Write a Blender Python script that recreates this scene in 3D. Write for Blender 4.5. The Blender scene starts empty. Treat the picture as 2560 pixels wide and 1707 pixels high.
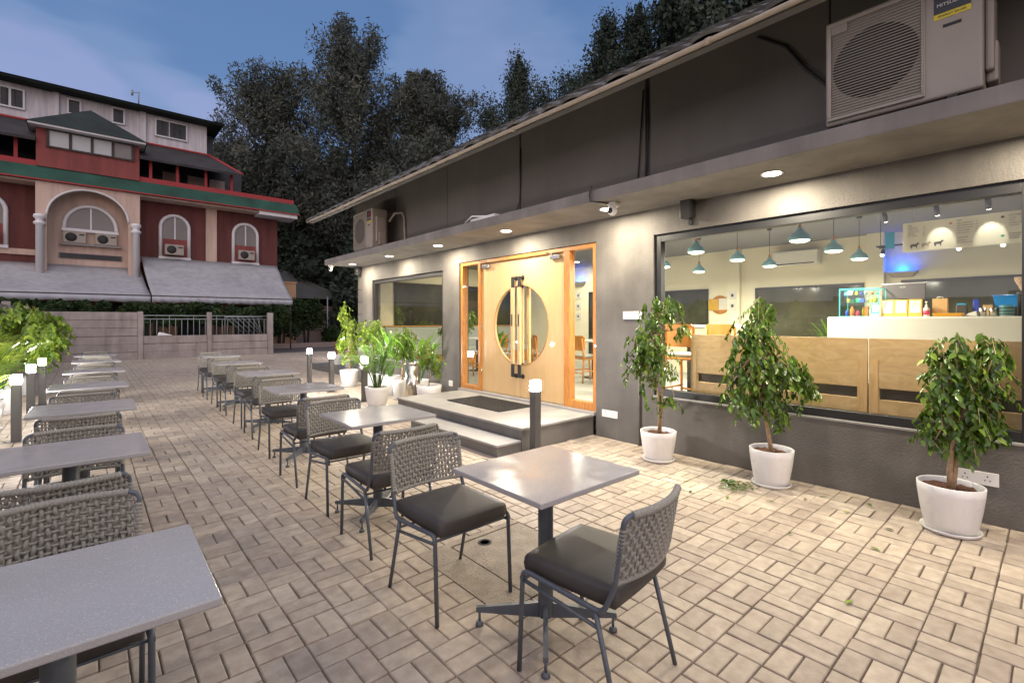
import bpy, bmesh, math, random
import numpy as np
from mathutils import Vector, Matrix
rad = math.radians
SC = bpy.context.scene
COL = SC.collection
random.seed(7); np.random.seed(7)

# ------------------------------------------------------------------ camera
cam = bpy.data.cameras.new('camera'); camo = bpy.data.objects.new('camera', cam); COL.objects.link(camo)
SC.camera = camo
camo.location = (0, 0, 1.45)
camo.rotation_euler = (rad(90), 0, -rad(41.30))
cam.sensor_width = 36; cam.lens = 36 * 1203 / 2560
cam.shift_y = -51.5 / 2560
cam.clip_start = 0.05; cam.clip_end = 900

# ------------------------------------------------------------------ world: dusk sky
W = bpy.data.worlds.new('World'); SC.world = W; W.use_nodes = True
nt = W.node_tree; nt.nodes.clear()
def N(nt, t, **k):
    n = nt.nodes.new(t)
    for a, b in k.items():
        if a == 'inp':
            for i, v in b.items(): n.inputs[i].default_value = v
        else: setattr(n, a, b)
    return n
out = N(nt, 'ShaderNodeOutputWorld'); bg = N(nt, 'ShaderNodeBackground'); bg.inputs[1].default_value = 1.0
sky = N(nt, 'ShaderNodeTexSky'); sky.sky_type = 'NISHITA'; sky.sun_disc = False
sky.sun_elevation = rad(1.5); sky.sun_rotation = rad(200)
tc = N(nt, 'ShaderNodeTexCoord')
mp = N(nt, 'ShaderNodeMapping'); mp.inputs['Scale'].default_value = (1.0, 1.0, 2.9); mp.inputs['Rotation'].default_value = (.25, -.2, 0)
n1 = N(nt, 'ShaderNodeTexNoise'); n1.inputs['Scale'].default_value = 1.7; n1.inputs['Detail'].default_value = 4.0; n1.inputs['Roughness'].default_value = .5; n1.inputs['Distortion'].default_value = .5
cr = N(nt, 'ShaderNodeValToRGB')
cr.color_ramp.interpolation = 'EASE'
cr.color_ramp.elements[0].position = .40; cr.color_ramp.elements[0].color = (.100, .205, .455, 1)
cr.color_ramp.elements[1].position = .70; cr.color_ramp.elements[1].color = (.255, .320, .590, 1)
e = cr.color_ramp.elements.new(.52); e.color = (.165, .265, .510, 1)
sx = N(nt, 'ShaderNodeSeparateXYZ')
gr = N(nt, 'ShaderNodeMapRange'); gr.inputs['From Min'].default_value = 0; gr.inputs['From Max'].default_value = .75
gr.inputs['To Min'].default_value = 1.12; gr.inputs['To Max'].default_value = .80
mul = N(nt, 'ShaderNodeMixRGB', blend_type='MULTIPLY'); mul.inputs[0].default_value = 1
add = N(nt, 'ShaderNodeMixRGB', blend_type='ADD'); add.inputs[0].default_value = .05
L = nt.links.new
L(tc.outputs['Generated'], mp.inputs[0]); L(mp.outputs[0], n1.inputs['Vector']); 
# soft lilac cloud banks: each a broad patch of sky around a direction, broken up by the noise
nd = N(nt, 'ShaderNodeTexNoise'); nd.inputs['Scale'].default_value = 3.2; nd.inputs['Detail'].default_value = 3; L(mp.outputs[0], nd.inputs['Vector'])
ns = N(nt, 'ShaderNodeVectorMath', operation='MULTIPLY_ADD'); L(nd.outputs['Color'], ns.inputs[0]); ns.inputs[1].default_value = (.22, .22, .22); L(tc.outputs['Generated'], ns.inputs[2])
n0 = N(nt, 'ShaderNodeVectorMath', operation='SUBTRACT'); L(ns.outputs[0], n0.inputs[0]); n0.inputs[1].default_value = (.11, .11, .11)
nn = N(nt, 'ShaderNodeVectorMath', operation='NORMALIZE'); L(n0.outputs[0], nn.inputs[0])
acc = N(nt, 'ShaderNodeMath', operation='MULTIPLY_ADD'); L(n1.outputs['Fac'], acc.inputs[0]); acc.inputs[1].default_value = .55; acc.inputs[2].default_value = .14
for d_, w_, c_ in [((0.411, 0.42, 0.519), 0.62, 0.9563), ((0.551, 0.708, 0.443), 0.5, 0.9781), ((-0.066, 0.949, 0.307), 0.75, 0.9903), ((0.064, 0.95, 0.306), 0.36, 0.9903), ((0.164, 0.944, 0.286), 0.6, 0.9903)]:
    dp = N(nt, 'ShaderNodeVectorMath', operation='DOT_PRODUCT'); L(nn.outputs[0], dp.inputs[0]); dp.inputs[1].default_value = d_
    mr_ = N(nt, 'ShaderNodeMapRange'); mr_.interpolation_type = 'SMOOTHSTEP'; mr_.inputs['From Min'].default_value = c_; mr_.inputs['From Max'].default_value = 1; mr_.inputs['To Max'].default_value = w_*.42
    L(dp.outputs['Value'], mr_.inputs[0]); ad_ = N(nt, 'ShaderNodeMath', operation='ADD'); L(acc.outputs[0], ad_.inputs[0]); L(mr_.outputs[0], ad_.inputs[1]); acc = ad_
L(acc.outputs[0], cr.inputs[0])
L(tc.outputs['Generated'], sx.inputs[0]); L(sx.outputs['Z'], gr.inputs[0])
L(cr.outputs[0], mul.inputs[1]); L(gr.outputs[0], mul.inputs[2])
# sky behind the camera, out of view, brightened and warmed as added fill light
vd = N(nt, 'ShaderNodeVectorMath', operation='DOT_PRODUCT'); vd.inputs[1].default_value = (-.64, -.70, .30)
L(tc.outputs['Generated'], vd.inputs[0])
fill_fac = N(nt, 'ShaderNodeMapRange'); fill_fac.inputs['From Min'].default_value = .05; fill_fac.inputs['From Max'].default_value = .95; L(vd.outputs['Value'], fill_fac.inputs[0])
fill_mix = N(nt, 'ShaderNodeMixRGB'); fill_mix.inputs[2].default_value = (1.62, 1.46, 1.58, 1); L(fill_fac.outputs[0], fill_mix.inputs[0]); L(mul.outputs[0], fill_mix.inputs[1])
L(fill_mix.outputs[0], add.inputs[1]); L(sky.outputs[0], add.inputs[2])
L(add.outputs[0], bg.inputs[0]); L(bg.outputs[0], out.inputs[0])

sun = bpy.data.lights.new('sun', 'SUN'); sun.energy = .44; sun.angle = rad(60); sun.color = (1, .95, .92)
so = bpy.data.objects.new('sun', sun); COL.objects.link(so); so.rotation_euler = (rad(18), 0, rad(-20))

vs = SC.view_settings; vs.view_transform = 'Standard'; vs.look = 'None'; vs.exposure = 0.0; vs.gamma = 1.0
SC.render.engine = 'CYCLES'
SC.cycles.use_denoising = True
SC.cycles.max_bounces = 7; SC.cycles.diffuse_bounces = 4; SC.cycles.glossy_bounces = 4
SC.cycles.transparent_max_bounces = 16; SC.cycles.caustics_reflective = False; SC.cycles.caustics_refractive = False
SC.cycles.sample_clamp_indirect = 6

# ------------------------------------------------------------------ materials
def mat(name, col, rough=.6, metal=0, var=.0, vscale=6, bump=0, bscale=40, bdist=.004, emis=None, estr=0, spec=.5, col2=None, coat=0, trans=0, tint=None, detail=4, speck=None, streak=0, rvar=0):
    m = bpy.data.materials.new(name); m.use_nodes = True; t = m.node_tree; B = t.nodes['Principled BSDF']
    l = t.links.new
    B.inputs['Base Color'].default_value = (*col, 1); B.inputs['Roughness'].default_value = rough
    B.inputs['Metallic'].default_value = metal; B.inputs['Specular IOR Level'].default_value = spec
    B.inputs['Coat Weight'].default_value = coat
    co = N(t, 'ShaderNodeTexCoord')
    src = None
    if var or col2:
        n = N(t, 'ShaderNodeTexNoise'); n.inputs['Scale'].default_value = vscale; n.inputs['Detail'].default_value = detail
        l(co.outputs['Object'], n.inputs['Vector'])
        mr = N(t, 'ShaderNodeMapRange'); mr.inputs['From Min'].default_value = .3; mr.inputs['From Max'].default_value = .7
        l(n.outputs['Fac'], mr.inputs[0])
        mx = N(t, 'ShaderNodeMixRGB'); l(mr.outputs[0], mx.inputs[0])
        c2 = col2 if col2 else tuple(c * (1 + var) for c in col)
        c1 = col if col2 else tuple(c * (1 - var) for c in col)
        mx.inputs[1].default_value = (*c1, 1); mx.inputs[2].default_value = (*c2, 1)
        src = mx.outputs[0]
    if speck:
        vn = N(t, 'ShaderNodeTexNoise'); vn.inputs['Scale'].default_value = speck[0]; vn.inputs['Detail'].default_value = 1
        l(co.outputs['Object'], vn.inputs['Vector'])
        mr = N(t, 'ShaderNodeMapRange'); mr.inputs['From Min'].default_value = .60; mr.inputs['From Max'].default_value = .72
        l(vn.outputs['Fac'], mr.inputs[0])
        mx = N(t, 'ShaderNodeMixRGB'); l(mr.outputs[0], mx.inputs[0])
        if src: l(src, mx.inputs[1])
        else: mx.inputs[1].default_value = (*col, 1)
        mx.inputs[2].default_value = (*speck[1], 1); src = mx.outputs[0]
    if streak:
        mp = N(t, 'ShaderNodeMapping'); mp.inputs['Scale'].default_value = (2.2, 2.2, .22); l(co.outputs['Object'], mp.inputs[0])
        vn = N(t, 'ShaderNodeTexNoise'); vn.inputs['Scale'].default_value = 1.6; vn.inputs['Detail'].default_value = 7; vn.inputs['Roughness'].default_value = .65
        l(mp.outputs[0], vn.inputs['Vector'])
        mr = N(t, 'ShaderNodeMapRange'); mr.inputs['From Min'].default_value = .42; mr.inputs['From Max'].default_value = .68
        mr.inputs['To Min'].default_value = 1.0; mr.inputs['To Max'].default_value = 1 - streak; l(vn.outputs['Fac'], mr.inputs[0])
        mx = N(t, 'ShaderNodeMixRGB', blend_type='MULTIPLY'); mx.inputs[0].default_value = 1
        if src: l(src, mx.inputs[1])
        else: mx.inputs[1].default_value = (*col, 1)
        l(mr.outputs[0], mx.inputs[2]); src = mx.outputs[0]
    if rvar:
        vn = N(t, 'ShaderNodeTexNoise'); vn.inputs['Scale'].default_value = 5; vn.inputs['Detail'].default_value = 6; vn.inputs['Distortion'].default_value = 1.2
        l(co.outputs['Object'], vn.inputs['Vector'])
        mr = N(t, 'ShaderNodeMapRange'); mr.inputs['From Min'].default_value = .35; mr.inputs['From Max'].default_value = .7
        mr.inputs['To Min'].default_value = rough*(1-rvar); mr.inputs['To Max'].default_value = rough*(1+rvar); l(vn.outputs['Fac'], mr.inputs[0]); l(mr.outputs[0], B.inputs['Roughness'])
    if tint:
        at = N(t, 'ShaderNodeAttribute'); at.attribute_name = 'tint'
        cr = N(t, 'ShaderNodeValToRGB'); cr.color_ramp.elements[0].color = (*tint[0], 1); cr.color_ramp.elements[1].color = (*tint[-1], 1)
        for i, c in enumerate(tint[1:-1]):
            e = cr.color_ramp.elements.new((i + 1) / (len(tint) - 1)); e.color = (*c, 1)
        l(at.outputs['Fac'], cr.inputs[0])
        if src:
            mx = N(t, 'ShaderNodeMixRGB', blend_type='MULTIPLY'); mx.inputs[0].default_value = 1
            l(cr.outputs[0], mx.inputs[1]); l(src, mx.inputs[2]); src = mx.outputs[0]
        else: src = cr.outputs[0]
    if src: l(src, B.inputs['Base Color'])
    if bump:
        n = N(t, 'ShaderNodeTexNoise'); n.inputs['Scale'].default_value = bscale; n.inputs['Detail'].default_value = 5
        l(co.outputs['Object'], n.inputs['Vector'])
        b = N(t, 'ShaderNodeBump'); b.inputs['Strength'].default_value = bump; b.inputs['Distance'].default_value = bdist
        l(n.outputs['Fac'], b.inputs['Height']); l(b.outputs[0], B.inputs['Normal'])
    if emis:
        B.inputs['Emission Color'].default_value = (*emis, 1); B.inputs['Emission Strength'].default_value = estr
    if trans: B.inputs['Transmission Weight'].default_value = trans
    return m

def glass_mat(name, tintc=(.93, .97, .95), f0=.05, dirt=0):
    m = bpy.data.materials.new(name); m.use_nodes = True; t = m.node_tree; t.nodes.clear(); l = t.links.new
    o = N(t, 'ShaderNodeOutputMaterial'); mx = N(t, 'ShaderNodeMixShader'); tr = N(t, 'ShaderNodeBsdfTransparent'); g = N(t, 'ShaderNodeBsdfGlossy')
    tr.inputs[0].default_value = (*tintc, 1); g.inputs['Roughness'].default_value = .01; g.inputs['Color'].default_value = (1, 1, 1, 1)
    ge = N(t, 'ShaderNodeNewGeometry'); vm = N(t, 'ShaderNodeVectorMath', operation='DOT_PRODUCT')
    l(ge.outputs['Normal'], vm.inputs[0]); l(ge.outputs['Incoming'], vm.inputs[1])
    ab = N(t, 'ShaderNodeMath', operation='ABSOLUTE'); l(vm.outputs['Value'], ab.inputs[0])
    s = N(t, 'ShaderNodeMath', operation='SUBTRACT'); s.inputs[0].default_value = 1; l(ab.outputs[0], s.inputs[1])
    p = N(t, 'ShaderNodeMath', operation='POWER'); l(s.outputs[0], p.inputs[0]); p.inputs[1].default_value = 5
    ma = N(t, 'ShaderNodeMath', operation='MULTIPLY_ADD'); l(p.outputs[0], ma.inputs[0]); ma.inputs[1].default_value = 1 - f0; ma.inputs[2].default_value = f0
    l(ma.outputs[0], mx.inputs[0]); l(tr.outputs[0], mx.inputs[1]); l(g.outputs[0], mx.inputs[2]); l(mx.outputs[0], o.inputs[0])
    return m

def wood_mat(name, c1, c2, scale=(1, 1, 12), rough=.45, dist=1.5, coat=0):
    m = mat(name, c1, rough, coat=coat); t = m.node_tree; B = t.nodes['Principled BSDF']; l = t.links.new
    co = N(t, 'ShaderNodeTexCoord'); mp = N(t, 'ShaderNodeMapping'); mp.inputs['Scale'].default_value = scale
    n = N(t, 'ShaderNodeTexNoise'); n.inputs['Scale'].default_value = 5; n.inputs['Detail'].default_value = 6; n.inputs['Distortion'].default_value = dist
    mr = N(t, 'ShaderNodeMapRange'); mr.inputs['From Min'].default_value = .3; mr.inputs['From Max'].default_value = .7
    mx = N(t, 'ShaderNodeMixRGB'); mx.inputs[1].default_value = (*c1, 1); mx.inputs[2].default_value = (*c2, 1)
    l(co.outputs['Object'], mp.inputs[0]); l(mp.outputs[0], n.inputs['Vector']); l(n.outputs['Fac'], mr.inputs[0]); l(mr.outputs[0], mx.inputs[0]); l(mx.outputs[0], B.inputs['Base Color'])
    return m

def leaf_mat(name, tint, rough=.35, tr=.25, spec=.5):
    m = mat(name, tint[0], rough, tint=tint, spec=spec); t = m.node_tree; B = t.nodes['Principled BSDF']; l = t.links.new
    src = B.inputs['Base Color'].links[0].from_socket
    td = N(t, 'ShaderNodeBsdfTranslucent'); l(src, td.inputs[0]); mx = N(t, 'ShaderNodeMixShader'); mx.inputs[0].default_value = tr
    o = t.nodes['Material Output']; l(B.outputs[0], mx.inputs[1]); l(td.outputs[0], mx.inputs[2]); l(mx.outputs[0], o.inputs[0])
    return m

M = {}
M['plaster'] = mat('dark_plaster', (.130, .119, .106), .72, var=.24, vscale=2.2, bump=.65, bscale=60, bdist=.008, detail=8, streak=.18)
M['panel'] = mat('panel_grey', (.155, .138, .113), .7, var=.10, vscale=1.2, streak=.08, bump=.15, bscale=90)
M['canopy'] = mat('canopy_grey', (.19, .172, .152), .75, var=.18, streak=.2, vscale=2.5, bump=.35, bscale=25, bdist=.008)
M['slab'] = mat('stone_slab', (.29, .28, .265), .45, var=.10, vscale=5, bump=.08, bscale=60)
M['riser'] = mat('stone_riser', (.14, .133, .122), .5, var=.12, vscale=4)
M['teak'] = wood_mat('teak', (.55, .24, .055), (.33, .12, .025), (6, 6, .7), .4, 2.0, .2)
M['leafdoor'] = wood_mat('door_veneer', (.58, .39, .185), (.53, .345, .155), (4, 4, .6), .42, .6, .15)
M['pale_wood'] = wood_mat('pale_wood', (.62, .42, .22), (.5, .32, .15), (4, 4, .7), .45)
M['ply'] = wood_mat('plywood', (.60, .43, .24), (.47, .32, .16), (2, .8, 2), .5, 2.2)
M['chairwood'] = wood_mat('chair_wood', (.60, .27, .07), (.5, .2, .045), (3, 3, .8), .4)
M['black'] = mat('black_metal', (.022, .022, .024), .4)
M['frame_black'] = mat('window_black', (.014, .014, .015), .45)
M['glass'] = glass_mat('window_glass', (.98, .975, .94), .035)
M['caseglass'] = glass_mat('case_glass', (.86, .96, .95), .08)
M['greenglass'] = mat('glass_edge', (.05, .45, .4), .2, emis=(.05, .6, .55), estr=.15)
M['cream'] = mat('cream_paint', (.74, .69, .53), .8, var=.03, vscale=1)
M['ceil'] = mat('grey_ceiling', (.19, .18, .17), .85)
M['intfloor'] = mat('interior_floor', (.36, .37, .34), .35, var=.08, vscale=2)
M['nightglass'] = mat('night_glass', (.055, .055, .040), .10, var=.6, vscale=1.3, spec=.22)
M['white'] = mat('white_plastic', (.74, .72, .68), .4)
M['pot'] = mat('white_pot', (.76, .74, .71), .38, var=.03, vscale=8, streak=.14, rvar=.3)
M['soil'] = mat('soil', (.11, .045, .022), .95, var=.5, vscale=60, bump=1, bscale=90, bdist=.02)
M['bark'] = mat('bark', (.36, .24, .14), .85, var=.3, vscale=40, bump=.6, bscale=70)
M['darkbark'] = mat('dark_bark', (.06, .05, .042), .95, var=.3, vscale=5)
M['ficus'] = leaf_mat('ficus_leaf', [(.026, .062, .008), (.09, .175, .016), (.28, .40, .04)], .26)
M['lime'] = leaf_mat('lime_leaf', [(.07, .15, .015), (.20, .31, .025), (.40, .45, .06)], .35, .35)
M['palm'] = leaf_mat('palm_leaf', [(.05, .14, .015), (.11, .25, .025), (.20, .34, .05)], .35, .3)
M['broad'] = leaf_mat('broad_leaf', [(.09, .22, .02), (.17, .36, .04), (.26, .46, .07)], .3, .3)
M['red_leaf'] = leaf_mat('red_leaf', [(.25, .05, .03), (.4, .15, .05), (.35, .3, .08)], .35, .3)
M['farleaf'] = leaf_mat('far_leaf', [(.060, .072, .062), (.095, .108, .088), (.14, .138, .10)], .85, .1, .1)
M['farleaf2'] = leaf_mat('far_leaf_green', [(.032, .048, .038), (.056, .074, .056), (.085, .10, .065)], .85, .1, .1)
M['hedge'] = leaf_mat('hedge_leaf', [(.015, .03, .012), (.03, .055, .018), (.05, .08, .025)], .7, .15, .2)
M['steel'] = mat('brushed_steel', (.62, .58, .53), .22, 1)
M['frame'] = mat('chair_frame', (.085, .098, .115), .38, var=.1, vscale=30)
M['cushion'] = mat('cushion', (.054, .047, .042), .6, var=.12, vscale=9, bump=.15, bscale=300, bdist=.002)
M['rope'] = mat('rope', (.29, .275, .235), .85, var=.22, vscale=160, bump=.6, bscale=420, bdist=.003)
M['tabletop'] = mat('quartz_top', (.39, .375, .365), .19, rvar=.45, var=.05, vscale=3, speck=(330, (.58, .56, .54)), spec=.42)
M['bollard'] = mat('bollard_grey', (.085, .08, .078), .45)
M['lamp'] = mat('lamp_diffuser', (.9, .9, .9), .3, emis=(1, .95, .93), estr=380)
M['lens'] = mat('downlight_lens', (.9, .9, .9), .3, emis=(1, .95, .86), estr=14)
M['rim'] = mat('downlight_rim', (.8, .8, .78), .4)
M['rubber'] = mat('rubber_mat', (.02, .02, .021), .6)
M['acbody'] = mat('ac_cream', (.29, .25, .205), .5, var=.05, vscale=4)
M['acgrille'] = mat('ac_grille', (.255, .22, .175), .5)
M['acdark'] = mat('ac_dark', (.03, .028, .025), .8)
M['sticker'] = mat('sticker_black', (.012, .012, .02), .4)
M['yellow'] = mat('sticker_yellow', (.6, .47, .02), .5)
M['redmark'] = mat('mark_red', (.6, .02, .04), .5)
M['paperw'] = mat('paper', (.62, .60, .55), .7)
M['tile'] = mat('roof_tile', (.10, .095, .085), .85, var=.35, vscale=5)
M['gutter'] = mat('gutter_beige', (.36, .30, .22), .6, var=.15, vscale=4)
M['concrete'] = mat('precast_concrete', (.36, .31, .28), .85, var=.14, streak=.3, vscale=3, bump=.3, bscale=40, bdist=.006)
M['patch'] = mat('cement_patch', (.30, .25, .19), .85, var=.22, vscale=9, bump=.6, bscale=60, bdist=.008, speck=(70, (.16, .12, .09)))
M['mortar'] = mat('joint_sand', (.12, .095, .075), .95, var=.3, vscale=20, bump=.5, bscale=150)
M['paver'] = mat('paver', (1, 1, 1), .68, tint=[(.38, .31, .245), (.44, .365, .285), (.50, .42, .325), (.56, .475, .37)], col2=(.74, .71, .68), vscale=16, streak=.14, bump=.45, bscale=70, bdist=.004, detail=8)
M['asphalt'] = mat('asphalt', (.10, .09, .09), .9, var=.2, vscale=.6)
M['redwall'] = mat('maroon_paint', (.118, .034, .028), .85, var=.12, vscale=.6, streak=.35)
M['towerred'] = mat('red_paint', (.215, .050, .042), .8, var=.12, vscale=.7, streak=.3)
M['brightred'] = mat('bright_red', (.30, .028, .028), .7)
M['pink'] = mat('pink_paint', (.52, .38, .30), .85, var=.08, vscale=.5, streak=.25)
M['green'] = mat('green_paint', (.016, .068, .045), .8, var=.45, vscale=.8)
M['whitewall'] = mat('white_wall', (.58, .55, .55), .85, var=.08, vscale=.5, streak=.35)
M['trim'] = mat('white_trim', (.62, .61, .60), .7)
M['darktile'] = mat('dark_tiles', (.032, .028, .028), .9, var=.3, vscale=1.5)
M['greentile'] = mat('green_tiles', (.014, .022, .018), .9, var=.3, vscale=1.5)
M['fabric'] = mat('awning_fabric', (.34, .335, .345), .9, var=.10, vscale=.8, streak=.2)
M['valance'] = mat('awning_valance', (.36, .36, .38), .9, var=.1, vscale=2)
M['greypane'] = mat('grey_pane', (.17, .15, .135), .35, var=.12, vscale=1)
M['darkpane'] = mat('dark_pane', (.028, .028, .03), .3, var=.4, vscale=1.5, spec=.25)
M['palepane'] = mat('pale_pane', (.42, .43, .42), .35, var=.12, vscale=.8)
M['peach'] = mat('peach_wall', (.50, .30, .17), .85, var=.1, vscale=.5)
M['buff'] = mat('buff_plaster', (.27, .205, .175), .9, var=.14, vscale=.6)
M['thatch'] = mat('grey_canvas', (.075, .078, .075), .9, var=.2, vscale=1)
M['metalgrey'] = mat('fence_metal', (.26, .28, .27), .5)
M['teal'] = mat('teal_shade', (.28, .62, .78), .45)
M['bulb'] = mat('pendant_glow', (.9, .9, .85), .4, emis=(1, .93, .72), estr=7)
M['blue'] = mat('blue_glow', (.05, .2, .8), .4, emis=(.01, .12, 1), estr=6)
M['bluetub'] = mat('blue_tub', (.01, .22, .62), .4)
M['board'] = mat('menu_board', (.72, .70, .57), .6)
M['ink'] = mat('ink', (.06, .05, .045), .7)
M['orange'] = mat('orange_block', (.6, .16, .04), .6)
M['greenink'] = mat('green_block', (.02, .3, .15), .6)
M['frameyel'] = mat('frame_yellow', (.55, .33, .05), .5)
M['paperbag'] = mat('paper_bag', (.52, .33, .15), .8, var=.08, vscale=20)
M['tray'] = mat('tray_orange', (.80, .38, .01), .4)
M['counter'] = mat('counter_white', (.54, .52, .46), .45)
M['monitor'] = mat('monitor_grey', (.075, .065, .06), .35)
M['cyan'] = mat('cyan_plastic', (.02, .35, .6), .4)
M['plate'] = mat('teal_plate', (.05, .28, .27), .3)
M['padgrey'] = mat('pad_grey', (.40, .42, .40), .7)
M['fancy'] = mat('juice', (.5, .26, .01), .4)
M['deepblue'] = mat('blue_pack', (.03, .06, .4), .5)
M['pinkpack'] = mat('pink_pack', (.55, .05, .12), .5)
M['cable'] = mat('cable_dark', (.03, .03, .03), .6)
M['darkgreenf'] = mat('dead_leaf', (.10, .13, .02), .6, col2=(.16, .08, .02), vscale=30)

# ------------------------------------------------------------------ mesh builder
class MB:
    def __init__(s): s.v = []; s.f = []; s.m = []; s.sm = []
    def add(s, vs, fs, mi=0, smooth=False):
        o = len(s.v); s.v += [tuple(p) for p in vs]
        for f in fs: s.f.append(tuple(i + o for i in f)); s.m.append(mi); s.sm.append(smooth)
        return s
    def box(s, x0, y0, z0, x1, y1, z1, mi=0):
        return s.add([(x0,y0,z0),(x1,y0,z0),(x1,y1,z0),(x0,y1,z0),(x0,y0,z1),(x1,y0,z1),(x1,y1,z1),(x0,y1,z1)],
                     [(0,3,2,1),(4,5,6,7),(0,1,5,4),(1,2,6,5),(2,3,7,6),(3,0,4,7)], mi)
    def hexa(s, b, t, mi=0):   # bottom 4, top 4 points
        return s.add(list(b) + list(t), [(0,3,2,1),(4,5,6,7),(0,1,5,4),(1,2,6,5),(2,3,7,6),(3,0,4,7)], mi)
    def tube(s, pts, r, n=8, mi=0, cap=True, closed=False):
        P = [Vector(p) for p in pts]; R = r if isinstance(r, (list, tuple)) else [r] * len(P)
        vs = []; k = len(P)
        up = None
        for i in range(k):
            if closed: d = P[(i + 1) % k] - P[i - 1]
            else: d = P[min(i + 1, k - 1)] - P[max(i - 1, 0)]
            if d.length < 1e-9: d = Vector((0, 0, 1))
            d.normalize()
            if up is None:
                up = Vector((0, 0, 1)) if abs(d.z) < .9 else Vector((1, 0, 0))
            u = up - d * up.dot(d)
            if u.length < 1e-6: u = d.orthogonal()
            u.normalize(); w = d.cross(u); up = u
            for j in range(n):
                a = 2 * math.pi * j / n
                vs.append(P[i] + (u * math.cos(a) + w * math.sin(a)) * R[i])
        fs = []
        for i in range(k if closed else k - 1):
            i2 = (i + 1) % k
            for j in range(n):
                fs.append((i*n + j, i*n + (j+1) % n, i2*n + (j+1) % n, i2*n + j))
        s.add(vs, fs, mi, True)
        if cap and not closed:
            o = len(s.v) - len(vs)
            s.f.append(tuple(o + j for j in range(n))[::-1]); s.m.append(mi); s.sm.append(False)
            s.f.append(tuple(o + (k-1)*n + j for j in range(n))); s.m.append(mi); s.sm.append(False)
        return s
    def lathe(s, prof, n=32, c=(0, 0, 0), mi=0, smooth=True, axis='z'):
        vs = []
        for (r, z) in prof:
            for j in range(n):
                a = 2 * math.pi * j / n
                if axis == 'z': p = (c[0] + r*math.cos(a), c[1] + r*math.sin(a), c[2] + z)
                elif axis == 'x': p = (c[0] + z, c[1] + r*math.cos(a), c[2] + r*math.sin(a))
                else: p = (c[0] + r*math.sin(a), c[1] + z, c[2] + r*math.cos(a))
                vs.append(p)
        fs = []
        for i in range(len(prof) - 1):
            for j in range(n): fs.append((i*n + j, i*n + (j+1) % n, (i+1)*n + (j+1) % n, (i+1)*n + j))
        o = len(s.v); s.add(vs, fs, mi, smooth)
        if prof[0][0] > 1e-6: s.f.append(tuple(o + j for j in range(n))[::-1]); s.m.append(mi); s.sm.append(False)
        if prof[-1][0] > 1e-6: s.f.append(tuple(o + (len(prof)-1)*n + j for j in range(n))); s.m.append(mi); s.sm.append(False)
        return s
    def prism(s, poly, d, mi=0):  # poly: list of 3D pts (planar), extruded by vector d
        k = len(poly); d = Vector(d); vs = [Vector(p) for p in poly] + [Vector(p) + d for p in poly]
        fs = [tuple(range(k))[::-1], tuple(range(k, 2*k))] + [(i, (i+1) % k, k + (i+1) % k, k + i) for i in range(k)]
        return s.add(vs, fs, mi)
    def mesh(s, name, mats):
        me = bpy.data.meshes.new(name); me.from_pydata(s.v, [], s.f)
        for m in (mats if isinstance(mats, (list, tuple)) else [mats]): me.materials.append(M[m] if isinstance(m, str) else m)
        me.polygons.foreach_set('material_index', s.m); me.polygons.foreach_set('use_smooth', s.sm)
        me.update(); return me
    def build(s, name, mats, parent=None, bevel=0, seg=2, recalc=True, loc=None):
        me = s.mesh(name, mats)
        if recalc:
            bm = bmesh.new(); bm.from_mesh(me); bmesh.ops.recalc_face_normals(bm, faces=bm.faces); bm.to_mesh(me); bm.free()
        o = bpy.data.objects.new(name, me); COL.objects.link(o)
        if parent: o.parent = parent
        if loc: o.location = loc
        if bevel:
            b = o.modifiers.new('bevel', 'BEVEL'); b.width = bevel; b.segments = seg; b.limit_method = 'ANGLE'; b.angle_limit = rad(40)
        return o

def tag(o, label=None, cat=None, group=None, kind=None):
    if label: o['label'] = label
    if cat: o['category'] = cat
    if group: o['group'] = group
    if kind: o['kind'] = kind
    return o
def thing(name, label, cat, loc=(0, 0, 0), rz=0, group=None):
    o = bpy.data.objects.new(name, None); COL.objects.link(o); o.empty_display_size = .1
    o.location = loc; o.rotation_euler = (0, 0, rz)
    return tag(o, label, cat, group)
KIDS = {}
def copy_tree(o, parent=None):
    c = o.copy(); COL.objects.link(c)
    if parent: c.parent = parent
    for ch in [x for x in ALLK(o)]: copy_tree(ch, c)
    return c
def ALLK(o): return list(o.children)
def copy_thing(src, loc, rz, label, group=None, scale=None):
    c = copy_tree(src); c.location = loc; c.rotation_euler = (0, 0, rz); c['label'] = label
    if group: c['group'] = group
    if scale: c.scale = scale
    return c
def area(name, loc, size, power, col=(1, .87, .70), parent=None, rot=(0, 0, 0), spread=180):
    l = bpy.data.lights.new(name, 'AREA'); l.shape = 'DISK'; l.size = size; l.energy = power; l.color = col; l.spread = rad(spread)
    o = bpy.data.objects.new(name, l); COL.objects.link(o); o.location = loc; o.rotation_euler = rot
    if parent: o.parent = parent
    return o
def text_part(body, size, loc, rot, m, parent, name='lettering', ext=.0008, align='LEFT'):
    cu = bpy.data.curves.new(name, 'FONT'); cu.body = body; cu.size = size; cu.extrude = ext; cu.align_x = align
    t = bpy.data.objects.new('tmp', cu); COL.objects.link(t)
    dg = bpy.context.evaluated_depsgraph_get(); me = bpy.data.meshes.new_from_object(t.evaluated_get(dg))
    bpy.data.objects.remove(t); bpy.data.curves.remove(cu)
    me.materials.clear(); me.materials.append(M[m]); me.name = name
    o = bpy.data.objects.new(name, me); COL.objects.link(o); o.location = loc; o.rotation_euler = rot
    if parent: o.parent = parent
    return o
FACE_STREET = (rad(90), 0, rad(-90))     # text readable from -X side

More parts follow.
